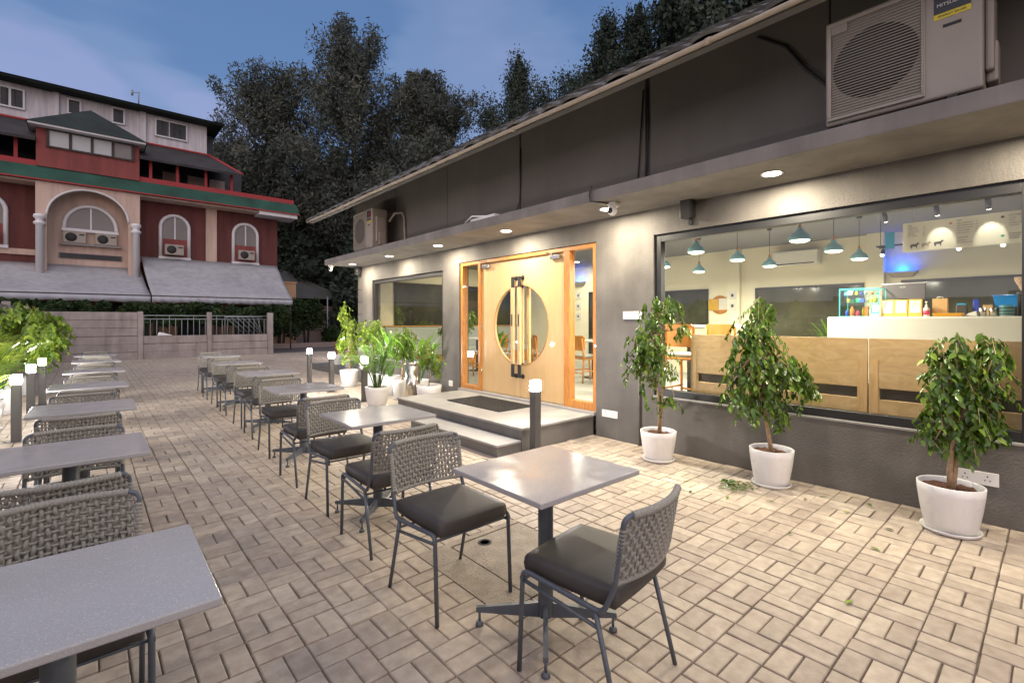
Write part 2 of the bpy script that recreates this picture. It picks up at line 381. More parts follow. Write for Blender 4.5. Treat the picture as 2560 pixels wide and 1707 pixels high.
# ------------------------------------------------------------------ ground and pavers
g = MB(); g.add([(-400,-400,-.06),(400,-400,-.06),(400,400,-.06),(-400,400,-.06)], [(0,1,2,3)])
tag(g.build('ground', 'asphalt', recalc=False), kind='structure')
sub = MB(); sub.box(-1.7, -3, -.05, 10.4, 23.6, -.011)
tag(sub.build('paving_bed', 'mortar'), kind='structure')
def pavers():
    rng = np.random.default_rng(3)
    V = []; F = []; T = []
    jw = .0022; bz = .005; ch = .007
    def brick(x0, x1, y0, y1):
        j = rng.normal(0, .0010, 4)
        x0, x1, y0, y1 = x0 + jw + j[0], x1 - jw + j[1], y0 + jw + j[2], y1 - jw + j[3]
        z = rng.normal(0, .0012); tx, ty = rng.normal(0, .006, 2)
        cx, cy = (x0+x1)/2, (y0+y1)/2
        o = len(V)
        for (a, b, c) in ((0, -.012, 0), (ch*.35, z - bz*.45, 1), (ch, z, 1)):
            for (x, y) in ((x0+a, y0+a), (x1-a, y0+a), (x1-a, y1-a), (x0+a, y1-a)):
                V.append((x, y, b + (((x-cx)*tx + (y-cy)*ty) if c else 0)))
        for r in (0, 4):
            for k in range(4): F.append((o+r+k, o+r+(k+1) % 4, o+r+4+(k+1) % 4, o+r+4+k))
        F.append((o+8, o+9, o+10, o+11))
        t = min(1, max(0, rng.normal(.5, .2) + .25*math.sin(cx*1.3+2)*math.sin(cy*.9)))
        T.extend([t]*12)
    X0, Y0 = -1.67, -2.97
    nx, ny = 60, 132
    for i in range(nx):
        for k in range(ny):
            x = X0 + .2*i; y = Y0 + .2*k
            if y > 23.2: continue
            if x + .2 > 4.84 and y < 11.2: continue
            if 1.52 < x + .1 < 2.33 and 1.83 < y + .1 < 2.63: continue
            if (i + k) % 2: brick(x, x+.2, y, y+.1); brick(x, x+.2, y+.1, y+.2)
            else: brick(x, x+.1, y, y+.2); brick(x+.1, x+.2, y, y+.2)
    # half row against the wall
    for k in range(70):
        y = Y0 + .2*k
        if y < 11: brick(4.73, 4.832, y, y+.2)
    me = bpy.data.meshes.new('pavement'); me.from_pydata(V, [], F); me.materials.append(M['paver'])
    a = me.attributes.new('tint', 'FLOAT', 'POINT'); a.data.foreach_set('value', np.array(T, dtype=np.float32)); me.update()
    o = bpy.data.objects.new('pavement', me); COL.objects.link(o); tag(o, kind='structure')
pavers()
# service cover in the paving
mc = thing('manhole_cover', 'rectangular cement inspection cover set in the paving beneath the nearest right-hand table', 'manhole cover', (1.93, 2.23, 0))
b = MB(); b.box(-.40, -.40, -.0105, -.19, .40, .0005); b.box(-.19, .352, -.0105, .40, .40, .0006); b.build('cement_border', 'patch', mc)
b = MB(); b.box(-.180, -.395, -.0105, .398, .342, -.001); b.build('lid', 'patch', mc, .004)
b = MB(); b.lathe([(.045, -.002), (.045, .002), (.033, .002), (.03, -.001), (0, -.001)], 24, (.02, .26, 0)); b.build('lifting_hole', 'acdark', mc)

# ------------------------------------------------------------------ cafe building
cafe = thing('cafe_building', 'single storey charcoal plastered cafe with wide windows, wooden double door and tiled roof', 'building', (4.84, 0, 0))
def cb(mb, name, mats, bevel=0, parent=None, **k):     # coordinates world -> local of the building
    mb.v = [(x - 4.84, y, z) for x, y, z in mb.v]; return mb.build(name, mats, parent or cafe, bevel, **k)
def grid_wall(ys, zs, holes, x0, x1, mb, mi=0):
    ny, nz = len(ys) - 1, len(zs) - 1
    def solid(i, k):
        if i < 0 or k < 0 or i >= ny or k >= nz: return False
        cy, cz = (ys[i]+ys[i+1])/2, (zs[k]+zs[k+1])/2
        return not any(a < cy < b and c < cz < d for a, b, c, d in holes)
    for i in range(ny):
        for k in range(nz):
            if not solid(i, k): continue
            y0, y1, z0, z1 = ys[i], ys[i+1], zs[k], zs[k+1]
            mb.add([(x0,y0,z0),(x0,y1,z0),(x0,y1,z1),(x0,y0,z1)], [(0,3,2,1)], mi)
            mb.add([(x1,y0,z0),(x1,y1,z0),(x1,y1,z1),(x1,y0,z1)], [(0,1,2,3)], mi)
            if not solid(i-1, k): mb.add([(x0,y0,z0),(x1,y0,z0),(x1,y0,z1),(x0,y0,z1)], [(0,1,2,3)], mi)
            if not solid(i+1, k): mb.add([(x0,y1,z0),(x1,y1,z0),(x1,y1,z1),(x0,y1,z1)], [(0,3,2,1)], mi)
            if not solid(i, k-1): mb.add([(x0,y0,z0),(x0,y1,z0),(x1,y1,z0),(x1,y0,z0)], [(0,3,2,1)], mi)
            if not solid(i, k+1): mb.add([(x0,y0,z1),(x0,y1,z1),(x1,y1,z1),(x1,y0,z1)], [(0,1,2,3)], mi)
RW = (.10, 3.06, .60, 2.43); DR = (3.89, 6.90, .0, 2.455); LW = (7.42, 10.33, .62, 2.37)
w = MB()
grid_wall([-4.2, RW[0], RW[1], DR[0], DR[1], LW[0], LW[1], 11.1], [-.05, .60, .62, 2.37, 2.43, 2.455, 4.36], [RW, DR, LW], 4.84, 5.04, w)
bm_ = w
cb(w, 'wall', 'plaster', recalc=False)
w = MB(); w.box(5.04, 10.9, -.05, 10.1, 11.1, 4.25); w.box(9.9, -4.2, -.05, 10.1, 10.9, 4.25); w.box(5.04, -4.2, -.05, 9.9, -4.0, 4.25)
cb(w, 'side_wall', 'plaster')
w = MB()
for z in (1.32, 1.60, 1.89, 2.18): w.box(4.836, 10.86, z, 4.8405, 11.102, z+.012)
cb(w, 'groove', 'acdark')
# smooth panels above the canopy
for a, c in ((-4.2, -1.9), (-1.89, 1.30), (1.31, 3.08), (3.14, 5.262), (5.29, 7.2), (7.21, 9.13), (9.16, 11.1)):
    w = MB(); w.box(4.795, a, 2.86, 4.835, c, 4.32); cb(w, 'upper_panel', 'panel', .006)
# canopy
w = MB(); w.box(4.05, -4.2, 2.722, 4.838, 11.12, 2.848); cb(w, 'canopy', 'canopy', .008)
# threshold and plinth
w = MB(); w.box(4.80, 3.895, .245, 5.035, 6.895, .292); cb(w, 'threshold', 'slab', .004)
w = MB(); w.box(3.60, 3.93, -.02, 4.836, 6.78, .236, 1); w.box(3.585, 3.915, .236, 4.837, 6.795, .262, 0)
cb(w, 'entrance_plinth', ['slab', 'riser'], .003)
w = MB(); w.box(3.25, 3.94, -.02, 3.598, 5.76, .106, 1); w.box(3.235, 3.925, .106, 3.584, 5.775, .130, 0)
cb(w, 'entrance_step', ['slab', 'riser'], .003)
w = MB(); w.box(5.05, 11.13, -.02, 6.8, 15.0, .16); cb(w, 'side_ledge', 'riser', .01)

# roof: corrugated rows of clay tiles rising from the eave
def tile_roof():
    me_v = []; me_f = []; T = []
    X0, Z0, X1, Z1 = 3.86, 3.79, 7.4, 6.06
    rows = 12; per = .30; y0, y1 = -4.6, 11.75
    ny = int((y1 - y0) / per * 6)
    sl = Vector((X1-X0, 0, Z1-Z0)); ln = sl.length; sl.normalize(); nm = Vector((-sl.z, 0, sl.x))
    for r in range(rows):
        a0 = ln*r/rows; a1 = ln*(r+1)/rows + .04
        o = len(me_v)
        for e, (a, lift) in enumerate(((a0, -.008), (a0, .020), (a1, -.006))):
            for j in range(ny+1):
                y = y0 + (y1-y0)*j/ny; ph = (y/per) % 1
                wv = .034*abs(math.sin(math.pi*ph))**.7 + .012*math.sin(2*math.pi*((y/per) // 1)*.37)
                p = Vector((X0, y, Z0)) + sl*(a + .012*math.sin(((y/per)//1)*2.1)) + nm*(lift + (wv if e else wv*.9))
                me_v.append(p)
        for e in range(2):
            for j in range(ny): me_f.append((o+e*(ny+1)+j, o+e*(ny+1)+j+1, o+(e+1)*(ny+1)+j+1, o+(e+1)*(ny+1)+j))
    b = MB(); b.add(me_v, me_f, 0, False)
    b.add([(X1, y0, Z1), (X1, y1, Z1), (10.9, y1, 3.9), (10.9, y0, 3.9)], [(0,1,2,3)], 0)
    return b
roof = cb(tile_roof(), 'roof', 'tile', recalc=False)
w = MB(); w.hexa([(3.90,-4.5,3.752),(3.90,11.68,3.752),(3.985,11.68,3.752),(3.985,-4.5,3.752)], [(3.90,-4.5,3.79),(3.90,11.68,3.79),(3.985,11.68,3.83),(3.985,-4.5,3.83)])
cb(w, 'fascia_board', 'riser', parent=None)
w = MB(); pts = [(3.865, y, 3.773 + .004*math.sin(y*1.7)) for y in np.linspace(-4.6, 11.72, 40)]; w.tube(pts, .023, 10)
for y in (1.9, 4.35, 9.6): w.lathe([(.029, 0), (.029, .05)], 12, (3.865, y, 3.773), axis='y')
cb(w, 'gutter', 'gutter')
w = MB(); w.hexa([(3.99,-4.4,3.79),(3.99,11.6,3.79),(4.838,11.6,4.33),(4.838,-4.4,4.33)], [(3.99,-4.4,3.81),(3.99,11.6,3.81),(4.838,11.6,4.35),(4.838,-4.4,4.35)])
cb(w, 'roof_soffit', 'panel')
w = MB(); w.prism([(4.86,11.0,4.26),(10.08,11.0,4.26),(7.4,11.0,5.95)], (0,.09,0))
cb(w, 'gable', 'plaster')

# windows
def window(Wn, sill):
    y0, y1, z0, z1 = Wn
    f = MB(); t = .075; xa, xb = 4.87, 4.96
    f.box(xa, y0+.002, z0+.0, xb, y0+t, z1-.002); f.box(xa, y1-t, z0+.0, xb, y1-.002, z1-.002)
    f.box(xa, y0+t, z1-t-.01, xb, y1-t, z1-.002); f.box(xa, y0+t, z0+.0, xb, y1-t, z0+t)
    fr = cb(f, 'window', 'frame_black', .003)
    p = MB(); p.box(4.912, y0+t, z0+t, 4.920, y1-t, z1-t-.01); p.v = [(x-4.84, y, z) for x, y, z in p.v]
    p.build('pane', 'glass', fr)
    if sill:
        s = MB(); s.box(4.832, y0, z0-.016, 4.868, y1, z0+.002); s.v = [(x-4.84, y, z) for x, y, z in s.v]; s.build('sill', 'slab', fr, .002)
    return fr
window(RW, True); window(LW, True)
# door set
d0, d1, zt, zb_ = 3.90, 6.89, 2.45, .293
XF0, XF1 = 4.86, 4.97
f = MB()
f.box(XF0, d0, zb_, XF1, d0+.06, zt); f.box(XF0, d1-.06, zb_, XF1, d1, zt)
f.box(XF0, d0+.06, zt-.055, XF1, d1-.06, zt)
LD0, LD1, LDM = 4.47, 6.33, 5.40       # door leaves: jamb, jamb, meeting
f.box(XF0+.002, LD0-.11, zb_, XF1+.002, LD0-.003, zt-.055); f.box(XF0+.002, LD1+.003, zb_, XF1+.002, LD1+.065, zt-.055)
f.box(XF0, d0+.06, zb_, XF1, LD0-.11, zb_+.10); f.box(XF0, LD1+.065, zb_, XF1, d1-.06, zb_+.07)
door_frame = cb(f, 'door_frame', 'teak', .004)
p = MB(); p.box(4.915, d0+.06, zb_+.10, 4.921, LD0-.11, zt-.055); cb(p, 'sidelight', 'glass'); p = MB(); p.box(4.915, LD1+.065, zb_+.07, 4.921, d1-.06, zt-.055); cb(p, 'sidelight', 'glass')
CC = (5.40, 1.385); CR = .605
def leaf(side):
    ya, yb = (LD0, LDM-.003) if side < 0 else (LDM+.003, LD1)
    z0, z1 = zb_+.008, zt-.062; x0, x1 = 4.90, 4.945
    # polygon with half-circle bite on the meeting edge
    ym = yb if side < 0 else ya; yo = ya if side < 0 else yb
    n = 40; arc = []
    cy = CC[0]; dy = abs(ym - cy)
    for k in range(n+1):
        a = math.pi/2 - math.pi*k/n
        y = cy + side*max(CR*math.cos(a), dy); z = CC[1] + CR*math.sin(a); arc.append((y, z))
    b = MB()
    vs = [(yo, z1), (ym, z1)] + [(ym, arc[0][1])] + arc[1:-1] + [(ym, arc[-1][1]), (ym, z0), (yo, z0)]
    # build faces as strips from the outer edge to the arc
    def quad(p, q, r, s_):
        for x, o in ((x0, 1), (x1, -1)):
            pts = [(x, *p), (x, *q), (x, *r), (x, *s_)]
            b.add(pts, [(0,1,2,3)])
    prev = None
    zs = [z1] + [a[1] for a in arc] + [z0]; ysn = [ym] + [a[0] for a in arc] + [ym]
    ysn[1] = ym; ysn[-2] = ym
    for k in range(len(zs)-1):
        quad((yo, zs[k]), (ysn[k], zs[k]), (ysn[k+1], zs[k+1]), (yo, zs[k+1]))
        b.add([(x0, ysn[k], zs[k]), (x1, ysn[k], zs[k]), (x1, ysn[k+1], zs[k+1]), (x0, ysn[k+1], zs[k+1])], [(0,1,2,3)])
        b.add([(x0, yo, zs[k]), (x1, yo, zs[k]), (x1, yo, zs[k+1]), (x0, yo, zs[k+1])], [(0,1,2,3)])
    for z in (z0, z1): b.add([(x0, yo, z), (x1, yo, z), (x1, ym, z), (x0, ym, z)], [(0,1,2,3)])
    bm_d = cb(b, 'door', 'leafdoor')
    # round edge trim + glass
    t = MB(); pts = [(4.899, y, z) for y, z in arc[1:-1]]; t.tube(pts, .006, 6); t.v = [(x-4.84, y, z) for x, y, z in t.v]; t.build('glazing_bead', 'teak', bm_d)
    gq = MB(); poly = [(4.918, ym, arc[0][1])] + [(4.918, y, z) for y, z in arc[1:-1]] + [(4.918, ym, arc[-1][1])]
    gq.prism(poly, (.006, 0, 0)); gq.v = [(x-4.84, y, z) for x, y, z in gq.v]; gq.build('door_glass', 'glass', bm_d)
    # handle: square timber bar between black elbows, outside; simple one inside
    for xs, sg in ((4.90, -1), (4.945, 1)):
        h = MB(); hy = LDM + side*.075; hx = xs + sg*.075
        h.box(hx-.02, hy-.027, .80, hx+.02, hy+.027, 1.95, 0)
        h.box(hx-.012, hy-.027, 1.952, hx+.012, hy+.027, 2.115, 1); h.box(hx-.012, hy-.027, .60, hx+.012, hy+.027, .798, 1)
        for z in (2.10, .615): h.tube([(hx, hy, z), (xs, hy, z)], .02, 12, 1); h.lathe([(.036, 0), (.036, .012)], 20, (xs - (.012 if sg < 0 else 0), hy, z), 1, axis='x')
        if sg < 0: h.box(hx-.0215, hy-.014, 1.37, hx-.0205, hy+.014, 1.55, 1)
        h.v = [(x-4.84, y, z) for x, y, z in h.v]; h.build('handle', ['pale_wood', 'black'], bm_d, .003)
    c = MB(); cyy = LD0+.16 if side < 0 else LD1-.14
    c.box(4.845, cyy-.09, 2.31, 4.898, cyy+.09, 2.365)
    c.tube([(4.87, cyy+.05, 2.37), (4.80, cyy-.12*side, 2.415), (4.868, cyy+.2, 2.425)], .006, 6); c.v = [(x-4.84, y, z) for x, y, z in c.v]
    c.build('door_closer', 'steel', bm_d, .004)
    for z in (.62, 1.35, 2.1):
        hh = MB(); yy = yo; hh.tube([(4.893, yy, z-.05), (4.893, yy, z+.05)], .008, 8); hh.v = [(x-4.84, y, z) for x, y, z in hh.v]; hh.build('hinge', 'steel', bm_d)
    return bm_d
leaf(-1); leaf(1)

# interior shell
w = MB(); w.box(5.04, -4.0, .0, 9.9, 10.9, .33); cb(w, 'floor', 'intfloor')
w = MB(); w.box(5.045, -4.0, 2.88, 9.895, 10.895, 2.98); cb(w, 'ceiling', 'ceil')
w = MB(); w.box(9.80, -4.0, .33, 9.895, 10.80, 2.88); w.box(5.045, 10.80, .33, 9.80, 10.895, 2.88); w.box(5.045, -3.99, .33, 9.80, -3.9, 2.88)
w.box(9.62, 1.874, .33, 9.80, 2.10, 2.88); w.box(9.70, 4.20, .33, 9.80, 4.44, 2.88)
w.box(5.042, 3.10, .332, 5.07, 3.80, 2.879); w.box(5.042, 6.98, .332, 5.07, 7.36, 2.879)
cb(w, 'interior_wall', 'cream')
def dark_window(y0, y1, z0, z1, xw=9.80, mull=()):
    f = MB(); t = .04
    f.box(xw-.03, y0, z0, xw-.002, y0+t, z1); f.box(xw-.03, y1-t, z0, xw-.002, y1, z1); f.box(xw-.03, y0+t, z1-t, xw-.002, y1-t, z1); f.box(xw-.03, y0+t, z0, xw-.002, y1-t, z0+t)
    for m_ in mull: f.box(xw-.026, m_-.02, z0+t, xw-.002, m_+.02, z1-t)
    o = cb(f, 'rear_window', 'frame_black')
    p = MB(); p.box(xw-.012, y0+t, z0+t, xw-.004, y1-t, z1-t); p.v = [(x-4.84, y, z) for x, y, z in p.v]; p.build('pane', 'nightglass', o)
dark_window(4.88, 6.6, 1.30, 2.12); dark_window(2.17, 3.93, .95, 2.09); dark_window(-3.0, 1.68, 1.35, 2.10); dark_window(7.0, 8.1, .6, 2.2)
f = MB(); f.box(5.62, 10.77, 1.10, 9.6, 10.798, 2.40); o = cb(f, 'rear_window', 'frame_black')
p = MB(); p.box(5.66, 10.755, 1.14, 9.56, 10.769, 2.36); p.v = [(x-4.84, y, z) for x, y, z in p.v]; p.build('pane', 'nightglass', o)

# ------------------------------------------------------------------ fixtures on the cafe front
def downlight():
    t = thing('downlight', '', 'ceiling light', (4.43, 1.64, 2.722), group='round downlights in the canopy soffit')
    b = MB(); b.lathe([(.070, -.002), (.088, -.009), (.09, -.001)], 32); b.build('rim', 'rim', t)
    b = MB(); b.lathe([(.0, -.008), (.069, -.008), (.069, -.002)], 32); b.build('lens', 'lens', t, recalc=False)
    area('lamp_light', (0, 0, -.014), .13, 1, parent=t)
    return t
DLY = [10.46, 8.70, 6.94, 5.17, 3.40, 1.64, -.13]
DLN = ['farthest round downlight glowing under the canopy beside the corner camera', 'round downlight glowing in the canopy over the left window', 'round downlight in the canopy between left window and door',
       'round downlight in the canopy straight above the wooden double door', 'round downlight in the canopy right beside the dome camera', 'largest round downlight glowing in the canopy above the big window', 'round canopy downlight outside the frame at the right end']
dl = downlight(); DP = 50
for i, y in enumerate(DLY):
    o = dl if i == 0 else copy_tree(dl)
    o.location = (4.43, y, 2.722); o['label'] = DLN[i]
for l in bpy.data.lights:
    if l.name.startswith('lamp_light'): l.energy = DP; l.color = (1, .88, .68)

def speaker(y, label, x=4.838):
    t = thing('wall_speaker', label, 'speaker', (x, y, 2.635), group='black box speakers on the cafe wall')
    b = MB(); b.box(-.13, -.065, -.10, -.025, .065, .10); b.build('cabinet', 'black', t, .012)
    b = MB(); b.box(-.134, -.055, -.09, -.131, .055, .09); b.build('grille', 'acdark', t)
    b = MB(); b.box(-.026, -.02, -.16, 0, .02, -.02); b.build('bracket', 'black', t)
speaker(2.60, 'black box speaker on the wall above the left end of the big window')
speaker(10.93, 'black box speaker at the far left corner of the cafe wall')

def dome(loc, rz, label):
    t = thing('dome_camera', label, 'security camera', loc, rz, group='white dome cameras under the canopy')
    b = MB(); b.box(-.05, -.05, -.03, .05, .05, 0); b.build('mounting_box', 'white', t, .006)
    b = MB(); b.lathe([(.055, -.03), (.055, -.045), (.04, -.055), (0, -.055)], 20); b.build('base', 'white', t)
    b = MB(); b.lathe([(0.001, .05), (.03, .045), (.048, .02), (.05, 0), (.042, -.028), (.02, -.046), (.001, -.05)], 20, (-.02, 0, -.095)); b.build('housing', 'white', t)
    b = MB(); b.lathe([(0.001, -.052), (.02, -.05), (.03, -.042), (.03, -.03)], 20, (-.02, 0, -.095), axis='x'); b.build('eye', 'acdark', t)
dome((4.24, 3.17, 2.722), 0, 'white dome camera under the canopy beside a glowing downlight')
dome((4.14, 10.95, 2.722), .5, 'white dome camera on the far left corner of the canopy')

def socket(y, z, w_, h_, label, n):
    t = thing('wall_socket', label, 'power socket', (4.838, y, z), group='white socket plates on the cafe wall')
    b = MB(); b.box(-.012, -w_/2, -h_/2, 0, w_/2, h_/2); b.build('plate', 'white', t, .004)
    for k in range(n):
        c = -w_/2 + w_*(k+.5)/n
        q = MB(); q.box(-.0125, c-.004, .012, -.0119, c+.004, .022)
        for s_ in (-.013, .013): q.box(-.0125, c+s_-.003, -.016, -.0119, c+s_+.003, -.006)
        q.build('socket_hole', 'acdark', t)
socket(3.67, .30, .235, .088, 'white double socket plate low on the wall just right of the door', 2)
socket(3.34, 1.515, .26, .092, 'white switch and socket plate at head height left of the big window', 3)
socket(.40, .318, .235, .095, 'white socket plate low on the wall behind the nearest potted tree', 2)
socket(7.15, .34, .12, .10, 'small white socket plate low on the wall beside the steel bin', 1)

def ac(loc, label, fans=1):
    t = thing('ac_outdoor_unit', label, 'air conditioner', loc, group='cream outdoor air conditioner units on the canopy')
    W_, H_, D_ = .86, .78, .33
    b = MB(); b.box(0, 0, 0, D_, W_, H_); b.build('casing', 'acbody', t, .018, 3)
    # front: y from 0 (right in view) to W (left in view)
    gy0, gy1, gz0, gz1 = .30, .815, .055, .725
    b = MB(); b.box(-.004, gy0, gz0, -.001, gy1, gz1); b.build('grille_backing', 'acgrille', t)  # plain backing plate behind the slats, in the grille's own colour
    q = MB(); k = 0; z = gz0+.004
    while z < gz1:
        q.box(-.014, gy0, z, -.008, gy1, z+.006); z += .0205
    q.box(-.02, gy1-.10, gz1-.06, -.005, gy1, gz1)
    q.build('grille', 'acgrille', t)
    f = MB(); f.lathe([(.0, 0), (.250, 0), (.250, .0015)], 48, (-.006, (gy0+gy1)/2, .385), axis='x'); f.build('fan_ring', 'acdark', t)
    f = MB(); f.box(-.012, .278, .03, -.0005, .292, .75); f.box(-.022, gy0-.012, gz0-.025, -.001, gy1+.028, gz0-.002); f.box(-.022, gy0-.012, gz1+.002, -.001, gy1+.028, gz1+.03)
    f.box(-.022, gy1+.002, gz0-.002, -.001, gy1+.028, gz1+.002); f.box(-.022, gy0-.012, gz0-.002, -.001, gy0-.002, gz1+.002)
    f.build('front_frame', 'acbody', t, .004)
    s = MB(); s.box(-.0032, .055, .55, -.0005, .235, .74, 0); s.box(-.0034, .055, .512, -.0006, .235, .548, 1)
    for cy, cz in ((.145, .702), (.122, .662), (.168, .662)):
        s.add([(-.0045, cy, cz+.022), (-.0045, cy+.017, cz), (-.0045, cy, cz-.022), (-.0045, cy-.017, cz)], [(0,1,2,3)], 2)
    st = s.build('sticker', ['sticker', 'yellow', 'redmark'], t, recalc=False)
    text_part('MITSUBISHI', .030, (-.0045, .145, .592), FACE_STREET, 'paperw', st, align='CENTER')
    text_part('ENERGY SAVER', .020, (-.0045, .145, .523), FACE_STREET, 'ink', st, align='CENTER')
    h = MB(); h.box(-.002, .10, .45, -.0004, .19, .47); h.build('slot', 'acdark', t)
    v = MB(); v.box(.07, -.045, .12, .28, -.001, .62); v.box(.12, -.06, .06, .27, -.002, .32); v.build('valve_cover', 'acbody', t, .015)
    ft = MB()
    for y in (.12, .70): ft.box(.0, y, -.055, .36, y+.05, -.001)
    ft.build('foot', 'acdark', t)
    return t
ac0 = ac((4.20, .315, 2.915), 'large cream air conditioner unit on the canopy above the big window')
ac1 = copy_thing(ac0, (4.20, 8.97, 2.905), 0, 'cream air conditioner unit on the canopy at the far left end')
pp = MB(); pp.tube([(4.55, 8.93, 3.45), (4.6, 8.8, 3.60), (4.72, 8.72, 3.62), (4.76, 8.70, 3.5), (4.765, 8.68, 3.1), (4.765, 8.66, 2.86)], .022, 8)
tag(pp.build('refrigerant_pipe', 'gutter'), 'lagged beige pipe curving down the panel behind the far air conditioner', 'pipe')
c = MB(); c.tube([(4.785, 5.255, 4.0), (4.78, 5.25, 3.5), (4.775, 5.27, 3.2), (4.72, 5.32, 3.0), (4.5, 5.42, 2.90), (4.2, 5.5, 2.875)], .008, 6)
tag(c.build('hanging_cable', 'cable'), 'thin black cable hanging down the seam above the double door', 'cable')
c = MB(); c.tube([(4.785, 1.9, 4.15), (4.78, 1.65, 3.95), (4.775, 1.5, 3.7), (4.77, 1.3, 3.45), (4.76, 1.15, 3.38)], .012, 6)
tag(c.build('hanging_cable', 'cable'), 'black cable drooping across the panel towards the large air conditioner', 'cable')
c = MB(); c.tube([(4.785, 3.11, 4.1), (4.782, 3.09, 3.6), (4.780, 3.125, 3.2), (4.775, 3.13, 2.87)], .010, 6); c.tube([(4.785, 3.16, 4.1), (4.78, 3.20, 3.5), (4.778, 3.24, 2.87)], .008, 6)
tag(c.build('hanging_cable', 'cable'), 'pair of dark cables hanging in the panel gap right of the door', 'cable')
c = MB(); c.tube([(4.03, 3.30, 2.89), (4.03, 3.33, 2.80), (4.035, 3.32, 2.73), (4.06, 3.25, 2.712), (4.2, 3.2, 2.712)], .009, 6)
tag(c.build('camera_cable', 'cable'), 'short dark cable looping over the canopy edge to the dome camera', 'cable')
c = MB(); c.box(4.12, 5.05, 2.85, 4.4, 5.6, 2.905); c.tube([(4.1, 5.7, 2.87), (4.08, 5.5, 2.93), (4.15, 5.3, 2.91), (4.2, 5.0, 2.88)], .012, 6)
tag(c.build('junction_box', 'white'), 'flat white box with coiled wire lying on the canopy above the door', 'box')
c = MB(); c.tube([(4.815, 3.235, .0), (4.815, 3.235, .62), (4.815, 3.245, 1.2)], .013, 8)
tag(c.build('drain_pipe', 'riser'), 'thin dark pipe running up the wall behind the slim potted tree', 'pipe')

# door mat
t = thing('door_mat', 'black perforated rubber mat on the entrance plinth in front of the double door', 'door mat', (4.32, 5.42, .2625))
b = MB()
wX, wY = .62, 1.20; nX, nY = 15, 28
for i in range(nX+1): b.box(-wX/2 + wX*i/nX - .006, -wY/2, 0, -wX/2 + wX*i/nX + .006, wY/2, .012)
for j in range(nY+1): b.box(-wX/2, -wY/2 + wY*j/nY - .006, .0005, wX/2, -wY/2 + wY*j/nY + .006, .0135)
b.build('rubber_grid', 'rubber', t)

# ------------------------------------------------------------------ bollard lamps
def bollard(h=.80):
    t = thing('bollard_light', '', 'bollard light', group='square bollard lights lit around the terrace')
    b = MB(); b.box(-.045, -.045, .0, .045, .045, h-.112); b.build('post', 'bollard', t, .006)
    b = MB(); b.box(-.09, -.08, .0, .09, .08, .006); b.build('foot_plate', 'bollard', t)
    b = MB(); b.box(-.048, -.048, h-.110, .048, .048, h); b.build('lamp_head', 'lamp', t, .012, 3)
    return t
bl = bollard()
BL = [((3.66, 3.78), 'glowing square bollard light standing at the right front corner of the entrance plinth'),
      ((3.73, 8.28), 'glowing bollard light hidden among the palm fronds left of the plinth'),
      ((3.73, 9.85), 'right one of the two bollard lights standing beyond the right table row'),
      ((3.86, 11.55), 'left one of the two bollard lights standing beyond the right table row'),
      ((7.3, 18.1), 'small far bollard light glowing beside the tallest green plant at the corner'),
      ((-.66, 8.30), 'nearest bollard light glowing at the left edge beside pale leaves'),
      ((-.65, 10.05), 'middle bollard light of the left planting row'),
      ((-.61, 11.60), 'farthest bollard light of the left planting row'),
      ((-.70, 6.55), 'bollard light of the left row outside the frame')]
for i, (p, lb) in enumerate(BL):
    o = bl if i == 0 else copy_tree(bl)
    o.location = (p[0], p[1], 0); o['label'] = lb

# ------------------------------------------------------------------ tables
def make_table():
    t = thing('cafe_table', '', 'table', group='grey topped cafe tables in two rows')
    b = MB(); b.box(-.325, -.30, .727, .325, .30, .750); b.build('tabletop', 'tabletop', t, .004)
    b = MB(); b.lathe([(.036, .06), (.036, .715)], 28); b.box(-.16, -.16, .715, .16, .16, .7265); b.build('column', 'frame', t, .002)
    for k in range(4):
        a = rad(45 + 90*k); u = Vector((math.cos(a), math.sin(a), 0)); v = Vector((-u.y, u.x, 0))
        def P(r, s_, z): q = u*r + v*s_; return (q.x, q.y, z)
        b = MB(); b.hexa([P(.02, -.011, .055), P(.33, -.011, .066), P(.33, .011, .066), P(.02, .011, .055)], [P(.02, -.011, .125), P(.33, -.011, .088), P(.33, .011, .088), P(.02, .011, .125)])
        b.tube([P(.315, 0, .02), P(.315, 0, .07)], .006, 8); b.lathe([(.019, .0), (.019, .01), (.012, .022)], 14, P(.315, 0, 0))
        b.build('foot', 'frame', t)
    return t
tb = make_table()
RT = [(1.622, 1.605), (1.635, 3.39), (1.70, 5.28), (1.83, 7.13), (1.87, 9.17), (1.965, 11.22)]
LT = [(-.06, 1.70), (-.075, 3.53), (-.03, 5.25), (.0, 7.0), (.06, 9.02), (.10, 11.15), (.10, 13.1)]
RTN = ['nearest table of the right row with a warm door reflection on its grey top', 'second grey topped table of the right row beside the entrance step', 'third table of the right row counted from the camera', 'fourth table of the right row counted from the camera', 'fifth table of the right row counted from the camera', 'farthest table of the right row']
LTN = ['very near table cut off at the lower left corner of the photo', 'second table of the left row running off the left edge', 'third table of the left row beside the nearest left bollard light', 'fourth table of the left row counted from the camera', 'fifth table of the left row counted from the camera', 'sixth table of the left row counted from the camera', 'farthest table of the left row in front of the concrete fence']
first = True
for (x, y), lb in list(zip(RT, RTN)) + list(zip(LT, LTN)):
    o = tb if first else copy_tree(tb); first = False
    o.location = (x, y, 0); o.rotation_euler = (0, 0, rad(random.uniform(-.8, .8))); o['label'] = lb
    if (x, y) == LT[0]: o.scale = (.98, .97, 1)

